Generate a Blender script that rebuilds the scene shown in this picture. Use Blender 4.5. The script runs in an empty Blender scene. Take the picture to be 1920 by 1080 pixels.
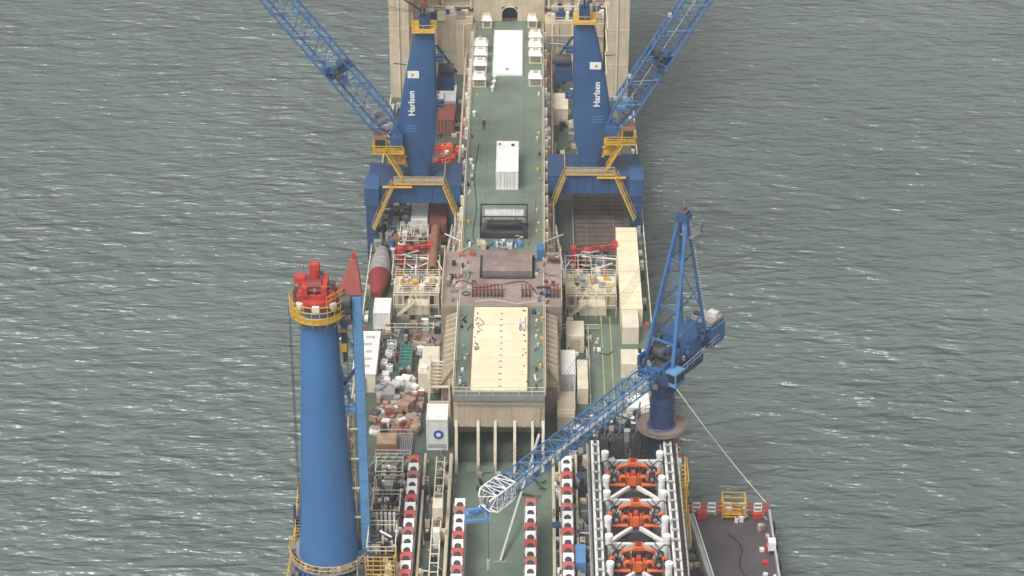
import bpy, math, random
from mathutils import Vector, Matrix
random.seed(11)
R=math.radians
sc=bpy.context.scene
# ------------------------------------------------------------------ materials
MATS={}
def M(name,c,rough=.6,var=.25,scale=.5,rust=0.0,rustc=(.17,.085,.05),metal=0.0,streak=0.0,bump=0.0):
    m=bpy.data.materials.new(name); m.use_nodes=True
    nt=m.node_tree; N=nt.nodes; L=nt.links
    b=N['Principled BSDF']; b.inputs['Roughness'].default_value=rough; b.inputs['Metallic'].default_value=metal
    tc=N.new('ShaderNodeTexCoord')
    n1=N.new('ShaderNodeTexNoise'); n1.inputs['Scale'].default_value=scale; n1.inputs['Detail'].default_value=7; n1.inputs['Roughness'].default_value=.65
    L.new(tc.outputs['Object'],n1.inputs['Vector'])
    r1=N.new('ShaderNodeMapRange'); r1.inputs['From Min'].default_value=.3; r1.inputs['From Max'].default_value=.7
    r1.inputs['To Min'].default_value=1-var; r1.inputs['To Max'].default_value=1+var*.5
    L.new(n1.outputs['Fac'],r1.inputs['Value'])
    mul=N.new('ShaderNodeMix'); mul.data_type='RGBA'; mul.blend_type='MULTIPLY'; mul.inputs['Factor'].default_value=1
    mul.inputs['A'].default_value=(*c,1)
    L.new(r1.outputs['Result'],mul.inputs['B'])
    out=mul.outputs['Result']
    if streak>0:
        mp=N.new('ShaderNodeMapping'); mp.inputs['Scale'].default_value=(2.2,2.2,.12)
        L.new(tc.outputs['Object'],mp.inputs['Vector'])
        n2=N.new('ShaderNodeTexNoise'); n2.inputs['Scale'].default_value=1.3; n2.inputs['Detail'].default_value=5
        L.new(mp.outputs['Vector'],n2.inputs['Vector'])
        r2=N.new('ShaderNodeMapRange'); r2.inputs['From Min'].default_value=.48; r2.inputs['From Max'].default_value=.75
        r2.inputs['To Min'].default_value=0; r2.inputs['To Max'].default_value=streak
        L.new(n2.outputs['Fac'],r2.inputs['Value'])
        mx=N.new('ShaderNodeMix'); mx.data_type='RGBA'
        L.new(r2.outputs['Result'],mx.inputs['Factor']); L.new(out,mx.inputs['A']); mx.inputs['B'].default_value=(c[0]*.5+.03,c[1]*.45+.015,c[2]*.4+.01,1)
        out=mx.outputs['Result']
    if rust>0:
        n3=N.new('ShaderNodeTexNoise'); n3.inputs['Scale'].default_value=scale*1.7+.2; n3.inputs['Detail'].default_value=9; n3.inputs['Roughness'].default_value=.75
        L.new(tc.outputs['Object'],n3.inputs['Vector'])
        r3=N.new('ShaderNodeMapRange'); r3.inputs['From Min'].default_value=.66-rust*.28; r3.inputs['From Max'].default_value=.80-rust*.2
        r3.inputs['To Min'].default_value=0; r3.inputs['To Max'].default_value=.85
        L.new(n3.outputs['Fac'],r3.inputs['Value'])
        mx=N.new('ShaderNodeMix'); mx.data_type='RGBA'
        L.new(r3.outputs['Result'],mx.inputs['Factor']); L.new(out,mx.inputs['A']); mx.inputs['B'].default_value=(*rustc,1)
        out=mx.outputs['Result']
    L.new(out,b.inputs['Base Color'])
    MATS[name]=m; return m
M('deck_green',(.155,.205,.158),.42,.38,.16,rust=.28,rustc=(.25,.24,.19))
M('deck_green_dark',(.078,.110,.084),.5,.42,.3,rust=.42,rustc=(.145,.115,.088))
M('deck_rust',(.32,.245,.205),.8,.4,.35,rust=.4,rustc=(.19,.11,.08))
M('plate_rust',(.26,.19,.165),.7,.35,.5,rust=.3,rustc=(.16,.09,.06))
M('wood_deck',(.125,.098,.082),.85,.5,.5)
M('cover_beige',(.80,.71,.49),.7,.16,.35,rust=.24,rustc=(.54,.40,.23))
M('beige',(.60,.51,.37),.6,.22,.4,rust=.18,streak=.5)
M('beige_wall',(.56,.47,.34),.6,.22,.25,rust=.14,streak=.6)
M('beige_light',(.74,.67,.51),.6,.18,.5,rust=.12,streak=.3)
M('white',(.80,.79,.75),.5,.14,.5,rust=.08,streak=.3)
M('white_plain',(.84,.84,.82),.5,.08,.5)
M('grey',(.28,.28,.27),.6,.3,.6,rust=.3)
M('grey_light',(.46,.46,.44),.6,.25,.6,rust=.2)
M('dark',(.025,.026,.028),.6,.4,.8)
M('darkgrey',(.075,.076,.08),.6,.4,.6,rust=.25)
M('blue',(.034,.105,.25),.42,.25,.22,rust=.12,rustc=(.06,.11,.18),streak=.25)
M('blue_dark',(.026,.068,.16),.5,.3,.4,rust=.18,streak=.35)
M('blue_mid',(.052,.165,.37),.42,.22,.3,rust=.12,rustc=(.05,.12,.24),streak=.2)
M('blue_column',(.056,.178,.395),.4,.14,.12,rust=.12,rustc=(.055,.155,.34),streak=.12)
M('blue_light',(.12,.29,.54),.45,.15,.4,rust=.10,streak=.25)
M('yellow',(.64,.38,.04),.5,.22,.8,rust=.18)
M('red',(.52,.05,.035),.5,.25,.7,rust=.14)
M('red_faded',(.44,.12,.10),.6,.25,.7,rust=.14)
M('red_dark',(.24,.03,.03),.6,.25,.7,rust=.12)
M('orange',(.76,.15,.03),.45,.25,.9,rust=.18,rustc=(.25,.06,.03))
M('container_red',(.22,.065,.05),.6,.25,.5,rust=.2,streak=.3)
M('container_brown',(.27,.13,.08),.65,.3,.5,rust=.2)
M('teal',(.08,.25,.22),.6,.3,.6)
M('pinkish',(.36,.24,.19),.9,.4,1.5,rust=.2)
M('tan_pack',(.36,.25,.15),.9,.4,1.5)
M('pack_grey',(.31,.31,.30),.9,.35,1.2)
M('wrap_white',(.64,.64,.62),.5,.35,1.6)
M('glass_dark',(.02,.03,.04),.15,.1,1)
M('barge_deck',(.085,.074,.078),.5,.4,.18,rust=.25,rustc=(.12,.095,.085))
M('yellow_paint',(.50,.47,.14),.6,.3,1.0)
M('hull_blue',(.025,.05,.11),.5,.2,.2,rust=.15,streak=.5)
M('cable',(.05,.05,.055),.6,.1,1)
M('rope_white',(.65,.65,.62),.8,.1,1)
M('skin',(.45,.27,.19),.6,.1,5)
M('cloth_dark',(.03,.035,.05),.9,.2,5)
M('logo_blue',(.02,.10,.42),.5,.05,1)

# ------------------------------------------------------------------ mesh builder
class B:
    def __init__(s): s.v=[]; s.f=[]; s.m=[]; s.mats=[]
    def mi(s,m):
        if m not in s.mats: s.mats.append(m)
        return s.mats.index(m)
    def add(s,vs,fs,m):
        o=len(s.v); s.v+= [tuple(v) for v in vs]; k=s.mi(m)
        for f in fs: s.f.append([i+o for i in f]); s.m.append(k)
    def box(s,x0,x1,y0,y1,z0,z1,m):
        if x0>x1:x0,x1=x1,x0
        vs=[(x0,y0,z0),(x1,y0,z0),(x1,y1,z0),(x0,y1,z0),(x0,y0,z1),(x1,y0,z1),(x1,y1,z1),(x0,y1,z1)]
        s.add(vs,[(0,3,2,1),(4,5,6,7),(0,1,5,4),(1,2,6,5),(2,3,7,6),(3,0,4,7)],m)
    def obox(s,c,size,rz,m,rx=0):
        mat=Matrix.Rotation(rz,3,'Z')@Matrix.Rotation(rx,3,'X'); c=Vector(c); a,b,d=[q/2 for q in size]
        vs=[c+mat@Vector(p) for p in [(-a,-b,-d),(a,-b,-d),(a,b,-d),(-a,b,-d),(-a,-b,d),(a,-b,d),(a,b,d),(-a,b,d)]]
        s.add(vs,[(0,3,2,1),(4,5,6,7),(0,1,5,4),(1,2,6,5),(2,3,7,6),(3,0,4,7)],m)
    def frame(s,p,q,up=(0,0,1)):
        d=(Vector(q)-Vector(p)); l=d.length; d.normalize(); u=Vector(up)
        if abs(d.dot(u))>.98: u=Vector((0,1,0))
        a=d.cross(u).normalized(); b=a.cross(d).normalized(); return d,a,b,l
    def beam(s,p,q,w,h,m,up=(0,0,1)):
        d,a,b,l=s.frame(p,q,up); p=Vector(p);q=Vector(q)
        vs=[]
        for c in (p,q):
            for i,j in((-1,-1),(1,-1),(1,1),(-1,1)): vs.append(c+a*(i*w/2)+b*(j*h/2))
        s.add(vs,[(3,2,1,0),(4,5,6,7),(0,1,5,4),(1,2,6,5),(2,3,7,6),(3,0,4,7)],m)
    def tube(s,p,q,r,m,n=8,r2=None):
        if r2 is None:r2=r
        d,a,b,l=s.frame(p,q); p=Vector(p);q=Vector(q); vs=[]
        for c,rr in((p,r),(q,r2)):
            for i in range(n):
                t=2*math.pi*i/n; vs.append(c+a*(math.cos(t)*rr)+b*(math.sin(t)*rr))
        fs=[(i,(i+1)%n,n+(i+1)%n,n+i) for i in range(n)]+[tuple(range(n-1,-1,-1)),tuple(range(n,2*n))]
        s.add(vs,fs,m)
    def hose(s,pts,r,m,seg=6):
        P=[Vector(p) for p in pts]; P=[P[0]]+P+[P[-1]]; prev=None
        for i in range(1,len(P)-2):
            for k in range(seg+1):
                t=k/seg; p0,p1,p2,p3=P[i-1:i+3]
                c=.5*((2*p1)+(p2-p0)*t+(2*p0-5*p1+4*p2-p3)*t*t+(3*p1-p0-3*p2+p3)*t**3)
                if prev is not None and (c-prev).length>1e-3: s.tube(prev,c,r,m,5)
                prev=c
    def ring(s,c,Rr,r,m,n=28):
        c=Vector(c)
        for i in range(n):
            a0=2*math.pi*i/n;a1=2*math.pi*(i+1)/n
            s.tube(c+Vector((math.cos(a0)*Rr,math.sin(a0)*Rr,0)),c+Vector((math.cos(a1)*Rr,math.sin(a1)*Rr,0)),r,m,4)
    def loft(s,rings,m,cap=True):
        n=len(rings[0]); vs=[p for r in rings for p in r]; fs=[]
        for k in range(len(rings)-1):
            for i in range(n): fs.append((k*n+i,k*n+(i+1)%n,(k+1)*n+(i+1)%n,(k+1)*n+i))
        if cap: fs.append(tuple(range(n-1,-1,-1))); fs.append(tuple(range((len(rings)-1)*n,len(rings)*n)))
        s.add(vs,fs,m)
    def lathe(s,c,prof,m,n=32,cap=True):
        rings=[[(c[0]+math.cos(2*math.pi*i/n)*r,c[1]+math.sin(2*math.pi*i/n)*r,z) for i in range(n)] for z,r in prof]
        s.loft(rings,m,cap)
    def rail(s,pts,m,h=1.1,sp=1.6,r=.045,nr=2):
        for p,q in zip(pts[:-1],pts[1:]):
            p=Vector(p);q=Vector(q); l=(q-p).length; k=max(1,int(round(l/sp)))
            for i in range(k+1):
                c=p.lerp(q,i/k); s.beam(c,c+Vector((0,0,h)),r*1.5,r*1.5,m)
            for j in range(nr):
                zz=Vector((0,0,h*(j+1)/nr)); s.beam(p+zz,q+zz,r*1.6,r*1.6,m)
    def lattice(s,p,q,w,h,n,m,rc=.13,rb=.06,t0=.4,t1=.4,up=(0,0,1),tl=2):
        d,a,b,l=s.frame(p,q,up); p=Vector(p); st=[]
        for i in range(n+1):
            k=1.0
            if i<tl: k=t0+(1-t0)*i/tl
            if i>n-tl: k=t1+(1-t1)*(n-i)/tl
            c=p+d*(l*i/n); st.append([c+a*(x*w/2*k)+b*(y*h/2*k) for x,y in((-1,-1),(1,-1),(1,1),(-1,1))])
        for i in range(n):
            for k in range(4):
                s.tube(st[i][k],st[i+1][k],rc,m,6)
                k2=(k+1)%4
                if (i+k)%2: s.tube(st[i][k],st[i+1][k2],rb,m,4)
                else: s.tube(st[i][k2],st[i+1][k],rb,m,4)
                s.tube(st[i][k],st[i][k2],rb,m,4)
        return st
    def stairs(s,p,q,w,m,m2=None):
        p=Vector(p);q=Vector(q);d=q-p; n=max(3,int(abs(d.z)/.28)); hd=Vector((d.x,d.y,0)).normalized(); a=Vector((-hd.y,hd.x,0))
        for sg in(-1,1):
            s.beam(p+a*sg*w/2,q+a*sg*w/2,.08,.25,m)
            s.beam(p+a*sg*w/2+Vector((0,0,1)),q+a*sg*w/2+Vector((0,0,1)),.07,.07,m)
            for i in range(5):
                c=p.lerp(q,i/4)+a*sg*w/2; s.beam(c,c+Vector((0,0,1)),.06,.06,m)
        for i in range(n):
            c=p.lerp(q,(i+.5)/n); s.beam(c-a*w/2,c+a*w/2,.25,.05,m2 or m)
    def obj(s,name,parent=None,bevel=0,smooth=False):
        me=bpy.data.meshes.new(name); me.from_pydata(s.v,[],s.f)
        for m in s.mats: me.materials.append(MATS[m])
        for p,k in zip(me.polygons,s.m): p.material_index=k
        me.update()
        o=bpy.data.objects.new(name,me); sc.collection.objects.link(o)
        if parent: o.parent=parent
        if smooth:
            for p in me.polygons: p.use_smooth=True
            try: me.set_sharp_from_angle(angle=R(35))
            except Exception: pass
        if bevel:
            bm=o.modifiers.new('bevel','BEVEL'); bm.width=bevel; bm.segments=1; bm.limit_method='ANGLE'
        return o
def empty(name):
    e=bpy.data.objects.new(name,None); sc.collection.objects.link(e); return e

# ------------------------------------------------------------------ water
wm=bpy.data.materials.new('sea_water'); wm.use_nodes=True
nt=wm.node_tree;N=nt.nodes;L=nt.links;b=N['Principled BSDF']
b.inputs['Roughness'].default_value=.12; b.inputs['IOR'].default_value=1.5
tc=N.new('ShaderNodeTexCoord')
def noise(scale,sx,sy,rot,det,rgh=.55,dist=0):
    mp=N.new('ShaderNodeMapping'); mp.inputs['Scale'].default_value=(sx,sy,1); mp.inputs['Rotation'].default_value=(0,0,R(rot))
    L.new(tc.outputs['Object'],mp.inputs['Vector'])
    n=N.new('ShaderNodeTexNoise'); n.inputs['Scale'].default_value=scale; n.inputs['Detail'].default_value=det; n.inputs['Roughness'].default_value=rgh; n.inputs['Distortion'].default_value=dist
    L.new(mp.outputs['Vector'],n.inputs['Vector']); return n
a1=noise(.10,.5,1,12,2,.5,.3); a2=noise(.36,.42,1,-8,2,.5,.4); a3=noise(.80,.36,1,4,3,.5,.3); a4=noise(.010,1,1.4,20,3); a5=noise(.022,1.2,.8,-30,3)
def ma(n,k,prev=None):
    m=N.new('ShaderNodeMath'); m.operation='MULTIPLY_ADD'; L.new(n.outputs['Fac'],m.inputs[0]); m.inputs[1].default_value=k
    if prev is None: m.inputs[2].default_value=0
    else: L.new(prev.outputs[0],m.inputs[2])
    return m
hh=ma(a3,.95,ma(a2,1.6,ma(a1,1.8)))
amp=N.new('ShaderNodeMapRange'); amp.inputs['From Min'].default_value=.35; amp.inputs['From Max'].default_value=.65; amp.inputs['To Min'].default_value=.75; amp.inputs['To Max'].default_value=1.2; L.new(a5.outputs['Fac'],amp.inputs['Value'])
mm=N.new('ShaderNodeMath'); mm.operation='MULTIPLY'; L.new(hh.outputs[0],mm.inputs[0]); L.new(amp.outputs['Result'],mm.inputs[1])
bp=N.new('ShaderNodeBump'); bp.inputs['Strength'].default_value=1; bp.inputs['Distance'].default_value=1.15
L.new(mm.outputs[0],bp.inputs['Height']); L.new(bp.outputs['Normal'],b.inputs['Normal'])
cr=N.new('ShaderNodeValToRGB'); cr.color_ramp.elements[0].position=.35; cr.color_ramp.elements[0].color=(.108,.140,.126,1); cr.color_ramp.elements[1].position=.7; cr.color_ramp.elements[1].color=(.145,.178,.164,1)
L.new(a4.outputs['Fac'],cr.inputs['Fac']); L.new(cr.outputs['Color'],b.inputs['Base Color'])
MATS['sea_water']=wm
w=B(); w.add([(-6000,-4000,0),(6000,-4000,0),(6000,9000,0),(-6000,9000,0)],[(0,1,2,3)],'sea_water'); w.obj('water')

# ------------------------------------------------------------------ ship
ship=empty('pipelay_ship')
h=B()
def hullring(z,k):
    pts=[(-19.2*k,186),(-19.2*k,352),(-17*k,368),(-10*k,388),(0,402),(10*k,388),(17.5*k,368),(20.3*k,352),(20.3*k,186)]
    return [(x,y,z) for x,y in pts][::-1]
h.loft([hullring(-3,.96),hullring(3,1),hullring(7.95,1)],'hull_blue')
h.box(-19.2,-5.6,187,352,7.96,10,'deck_green_dark'); h.box(6.8,20.3,187,352,7.96,10,'deck_green_dark')
h.box(-5.6,6.8,233.7,352,7.96,9.98,'deck_green_dark'); h.box(-5.59,6.79,187,233.7,7.96,8.05,'deck_green')
h.box(-17.2,17.5,352,366,7.96,10,'deck_green_dark')
h.obj('hull',ship)
d=B()
d.box(-5.6,5.6,237.5,348.2,10,17.7,'beige_wall')
d.box(-5.6,5.6,233.7,237.5,13.3,17.7,'beige_wall')
d.box(-5.75,5.75,233.55,348.2,17.7,18,'deck_green')
for x in(-5.3,-2.6,-.5,1.9,4.1,5.4):
    d.loft([[(x-.17,231.2,8.05),(x+.17,231.2,8.05),(x+.17,237.4,8.05),(x-.17,237.4,8.05)],[(x-.17,233.0,13.3),(x+.17,233.0,13.3),(x+.17,237.4,13.3),(x-.17,237.4,13.3)],[(x-.17,233.52,14.2),(x+.17,233.52,14.2),(x+.17,233.69,14.2),(x-.17,233.69,14.2)]],'beige_light')
d.box(-5.6,5.6,233.4,233.52,17.3,18.05,'grey'); d.box(-5.6,5.6,233.62,233.7,13.3,13.45,'grey')
for x in(-3.8,-1.6,.7,3): d.box(x,x+.06,233.64,233.7,13.5,17.2,'beige')
d.tube((-5.4,233.45,16.8),(5.4,233.45,16.8),.07,'grey')
for i in range(10): d.box(-4.6+i*.95,-4.2+i*.95,236.6,237.4,8.06,8.06+random.uniform(.4,2),random.choice(['grey','beige','deck_green_dark','dark','blue_dark']))
d.rail([(-5.6,233.62,18),(5.6,233.62,18)],'beige_light')
for sx in(-1,1):
    d.rail([(sx*5.68,233.8,18),(sx*5.68,254.5,18)],'beige_light',sp=2)
    d.rail([(sx*5.68,270.5,18),(sx*5.68,345,18)],'beige_light',sp=2)
    d.box(sx*5.45,sx*5.55,234,348,18.002,18.12,'beige')
    d.box(sx*5.75,sx*7.0,271,344,13.6,13.8,'grey')
    d.rail([(sx*7.0,271,13.8),(sx*7.0,344,13.8)],'beige_light',sp=2)
    for k,(xx,zz,r,mm_) in enumerate([(6.05,14.3,.14,'beige'),(6.4,14.5,.18,'pinkish'),(6.75,14.2,.1,'red_faded'),(6.1,15.6,.12,'beige_light')]):
        d.tube((sx*xx,271,zz),(sx*xx,344,zz),r,mm_,6)
    for i in range(24): 
        y=272+i*3.1; d.beam((sx*5.8,y,13.3),(sx*7.3,y,13.3),.2,.3,'beige'); d.beam((sx*7.2,y,10),(sx*7.2,y,13.6),.18,.18,'beige')
        if random.random()<.5: d.box(sx*6.0,sx*6.7,y,y+1,14.7,15.6,random.choice(['grey','beige','white','deck_rust']))
    for i in range(20):
        y=274+i*3.6; d.box(sx*5.8,sx*6.2,y,y+.35,17.2,18.5,random.choice(['white','beige_light','grey','beige']))
d.box(-7.9,-5.75,255,269.6,13,17.96,'deck_rust'); d.box(5.75,7.9,255,269.6,13,17.96,'deck_rust')
d.box(-5.7,5.7,255,269.6,18.004,18.03,'deck_rust')
d.rail([(-7.85,255.1,18),(-7.85,269.5,18)],'beige',sp=1.8); d.rail([(7.85,255.1,18),(7.85,269.5,18)],'beige',sp=1.8)
for sx in(-1,1):
    x0,x1=sx*5.75,sx*7.7
    d.add([(x0,241.6,17.0),(x1,241.6,14.0),(x1,254.9,14.0),(x0,254.9,17.0)],[(0,1,2,3) if sx<0 else (3,2,1,0)],'plate_rust')
    d.box(x0,sx*7.2,241.5,254.9,10,13.9,'plate_rust')
    for i in range(11):
        y=242+i*1.22
        d.loft([[(x0,y-.08,13.2),(sx*7.5,y-.08,13.2),(sx*7.5,y+.08,13.2),(x0,y+.08,13.2)],[(x0,y-.08,17.5),(sx*7.2,y-.08,16.9),(sx*7.2,y+.08,16.9),(x0,y+.08,17.5)]],'beige')
        d.box(sx*7.3,sx*7.46,y-.08,y+.08,10,13.2,'beige')
for i in range(15):
    y=272+i*5; d.box(-5.2,5.2,y,y+.05,18.002,18.006,'deck_green_dark')
for x in(-2.7,2.7): d.box(x,x+.05,271,346,18.002,18.0055,'deck_green_dark')
for i in range(60):
    y=random.uniform(236,346); x=random.choice([-1,1])*random.uniform(4.5,5.25)
    if 252<y<271: continue
    d.box(x-.15,x+.15,y,y+random.uniform(.2,.7),18.004,18+random.uniform(.15,.6),random.choice(['beige','white','grey','dark','yellow']))
for x,y in((-2.3,321),(-2.1,323),(-4.9,312),(-5,296),(-2,325)):
    d.lathe((x,y),[(18,.2),(18.5,.2),(18.6,.3),(18.8,.3)],'white_plain',10)
d.hose([(-3.2,270.8,18.1),(-4.2,274,18.1),(-3.9,282,18.1),(-4.4,292,18.1),(-4,302,18.1)],.05,'dark'); d.hose([(3.4,271,18.1),(4.1,276,18.1),(4.4,286,18.1)],.05,'red_faded')
d.obj('raised_deck',ship,bevel=.03)

# ---- forward accommodation block
a=B()
a.box(-8.7,-5.9,344.5,350,10,19.2,'beige_wall'); a.box(-16,-8.7,346,350,10,20,'beige_wall'); a.box(5.9,15.6,344.5,350,10,19.2,'beige_wall')
a.box(-19.4,19.7,350,372,10,46,'beige_wall')
a.box(-19.1,-15.9,335.5,349.99,10,45.9,'beige'); a.box(16,19.4,335.5,349.99,10,45.9,'beige')
a.box(-5.9,-1.15,348.2,349.99,18,24,'beige'); a.box(1.15+.25,5.9,348.2,349.99,18,24,'beige'); a.box(-1.15,1.4,348.2,349.99,20.6,24,'beige')
a.box(-1.15,1.4,349.7,349.98,18,20.6,'dark')
for i in range(8):
    t0=math.pi*i/8;t1=math.pi*(i+1)/8
    a.beam((.125+math.cos(t0)*1.27,348.1,19.7+math.sin(t0)*.95),(.125+math.cos(t1)*1.27,348.1,19.7+math.sin(t1)*.95),.15,.15,'beige_light')
for z in(20.2,23.2,26.2,29.2):
    a.box(-15.8,15.9,348.9,349.97,z,z+.25,'beige_light'); a.rail([(-15.8,349,z+.25),(-6,349,z+.25)],'beige_light'); a.rail([(6,349,z+.25),(15.9,349,z+.25)],'beige_light')
    for x in range(-15,16,2):
        if abs(x)>6.2: a.box(x-.4,x+.4,349.94,350.02,z+1,z+1.9,'glass_dark'); a.box(x-.5,x+.5,349.95,350.0,z+.9,z+2.0,'beige_light')
    for k in range(9):
        x=random.uniform(6.5,15)*random.choice([-1,1]); a.box(x,x+random.uniform(.4,1.2),349.1,349.7,z+.25,z+random.uniform(.8,1.9),random.choice(['container_brown','grey','darkgrey','white','beige','deck_rust']))
for x in(-11,-6.3,6.6,11.6): a.box(x-.15,x+.15,348.7,348.95,20,46,'beige_light')
a.rail([(-8.7,344.6,19.2),(-6,344.6,19.2)],'beige_light'); a.rail([(6,344.6,19.2),(15.6,344.6,19.2)],'beige_light')
for x,r in((7.2,.18),(8.1,.12),(10.5,.15),(-7.4,.15),(-12,.2),(13.2,.2)):
    a.tube((x,344.3,10),(x,344.3,19),r,'beige_light',6)
for z,x0,x1 in((17.2,6,15.6),(15.8,6,10),(12.5,6.2,15.6)):
    a.tube((x0,344.1,z),(x1,344.1,z),.12,'grey_light',6)
for i in range(40):
    x=random.uniform(6.2,15)*random.choice([-1,1]); y=345.2+random.random()*3
    a.box(x,x+random.uniform(.4,1.6),y,y+random.uniform(.4,1.5),19.2,19.2+random.uniform(.4,1.8),random.choice(['beige','grey','white','beige_light','blue_dark']))
for sx,xx in((-1,-15.9),(1,16)):
    for z in(14,18,22,26):
        a.box(xx-.02*sx-.15,xx+.15,336,349,z,z+.15,'beige_light')
    a.tube((sx*17.5,335.3,10),(sx*17.5,335.3,40),.12,'beige_light',6)
for z in (16,22,28,34):
    a.box(-19.12,-15.88,335.44,335.5,z,z+.12,'beige_light'); a.box(15.98,19.42,335.44,335.5,z,z+.12,'beige_light')
a.obj('accommodation_block',ship,bevel=.04)

v=B()
def vent(x,y,wd=2.1):
    v.box(x-wd/2,x+wd/2,y,y+1.9,18.03,19.4,'beige_light')
    v.loft([[(x-wd/2-.1,y-.2,19.4),(x+wd/2+.1,y-.2,19.4),(x+wd/2+.1,y+2,19.4),(x-wd/2-.1,y+2,19.4)],[(x-wd/2+.3,y+.3,20.1),(x+wd/2-.3,y+.3,20.1),(x+wd/2-.3,y+1.7,20.1),(x-wd/2+.3,y+1.7,20.1)]],'white')
    v.box(x-wd/2+.25,x+wd/2-.25,y-.04,y,18.3,19.2,'deck_rust')
    v.box(x-.4,x+.3,y+.6,y+1.2,20.1,20.35,'beige')
for y in(322.2,327.5,331.5,335.2): vent(-4.35,y)
for y in(322.6,331.2,334.8,338.6): vent(4.4,y)
for x in(-3.6,3.9): vent(x,345.2,1.6)
v.obj('deck_ventilators',ship,bevel=.05)

# ------------------------------------------------------------------ generic helpers
def container(name,x0,x1,y0,y1,z0,hh,mat,ribs=True):
    c=B(); z1=z0+hh
    c.box(x0+.06,x1-.06,y0+.06,y1-.06,z0+.1,z1-.06,mat)
    for x in(x0,x1-.16):
        for y in(y0,y1-.16): c.box(x,x+.16,y,y+.16,z0,z1,mat)
    for z in(z0,z1-.15):
        c.box(x0+.16,x1-.16,y0,y0+.14,z,z+.15,mat); c.box(x0+.16,x1-.16,y1-.14,y1,z,z+.15,mat)
        c.box(x0,x0+.14,y0+.16,y1-.16,z,z+.15,mat); c.box(x1-.14,x1,y0+.16,y1-.16,z,z+.15,mat)
    if ribs:
        n=int((y1-y0)/.45)
        for i in range(n):
            y=y0+.3+i*.45
            if y+.18>y1-.2: break
            c.box(x0+.2,x1-.2,y,y+.18,z1-.06,z1-.02,mat); c.box(x0+.02,x0+.06,y,y+.18,z0+.16,z1-.16,mat); c.box(x1-.06,x1-.02,y,y+.18,z0+.16,z1-.16,mat)
        xm=(x0+x1)/2; c.box(xm-.02,xm+.02,y0+.03,y0+.06,z0+.2,z1-.2,'dark')
        for k in(.2,.38,.62,.8):
            xx=x0+(x1-x0)*k; c.tube((xx,y0+.01,z0+.15),(xx,y0+.01,z1-.15),.03,'grey_light',5)
    return c,name
def clutter(bd,x0,x1,y0,y1,z,n,cols,smin=.3,smax=1.4,hmax=1.3):
    for i in range(n):
        x=random.uniform(x0,x1);y=random.uniform(y0,y1);a=random.uniform(smin,smax);b_=random.uniform(smin,smax);hh=random.uniform(.25,hmax);m=random.choice(cols)
        k=random.random()
        if k<.60:
            rz=random.choice([0,0,R(90),random.uniform(-.4,.4)])
            bd.obox((x,y,z+hh/2),(a,b_,hh),rz,m)
            if hh>.6 and random.random()<.5: bd.obox((x,y,z+hh+.12),(a*.5,b_*.5,.24),rz,random.choice(cols))
        elif k<.72: bd.lathe((x,y),[(z,a*.35),(z+hh,a*.35)],m,10)
        elif k<.80:
            for dx in(-a/2,a/2):
                for dy in(-b_/2,b_/2): bd.box(x+dx-.05,x+dx+.05,y+dy-.05,y+dy+.05,z,z+hh,m)
            for zz in(z+hh*.5,z+hh): 
                for dy in(-b_/2,b_/2): bd.box(x-a/2,x+a/2,y+dy-.04,y+dy+.04,zz-.08,zz,m)
                for dx in(-a/2,a/2): bd.box(x+dx-.04,x+dx+.04,y-b_/2,y+b_/2,zz-.08,zz,m)
        elif k<.90:
            p=[(x,y,z+.08)]
            for q in range(3): p.append((p[-1][0]+random.uniform(-1.3,1.3),p[-1][1]+random.uniform(-1.3,1.3),z+.08+random.random()*.3))
            bd.hose(p,.06,random.choice(['dark','dark','grey','beige']),4)
        else:
            an=random.choice([0,R(90),random.random()*3]); dx=math.cos(an)*a*1.5;dy=math.sin(an)*a*1.5
            bd.tube((x-dx,y-dy,z+.3),(x+dx,y+dy,z+.3),.12,m,7)
def sack_pile(name,x0,x1,y0,y1,z,n,cols,parent=None):
    bd=B()
    for i in range(n):
        x=random.uniform(x0,x1);y=random.uniform(y0,y1);a=random.uniform(.6,1.4);asp=random.uniform(.6,1.1);hh=random.uniform(.4,1.2);m=random.choice(cols);rz=random.uniform(-.7,.7)
        zz=z+(random.choice([0,0,.7]))
        if random.random()<.4:
            bd.obox((x,y,zz+hh/2),(a,a*asp,hh),rz,m); bd.obox((x,y,zz+.06),(a*1.1,a*asp*1.1,.12),rz,'container_brown'); continue
        prof=[]
        for q,(k,t) in enumerate(((.9,0),(1,.15),(1.02,.6),(.95,.92),(.7,1))):
            ring=[]
            for j in range(12):
                an=2*math.pi*j/12; cx=math.copysign(abs(math.cos(an))**.4,math.cos(an));cy=math.copysign(abs(math.sin(an))**.4,math.sin(an))*asp
                kk=k*random.uniform(.9,1.08)
                ring.append((x+(cx*math.cos(rz)-cy*math.sin(rz))*a*.5*kk,y+(cx*math.sin(rz)+cy*math.cos(rz))*a*.5*kk,zz+hh*t*random.uniform(.9,1.05)))
            prof.append(ring)
        bd.loft(prof,m)
    return bd.obj(name,parent)

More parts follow.
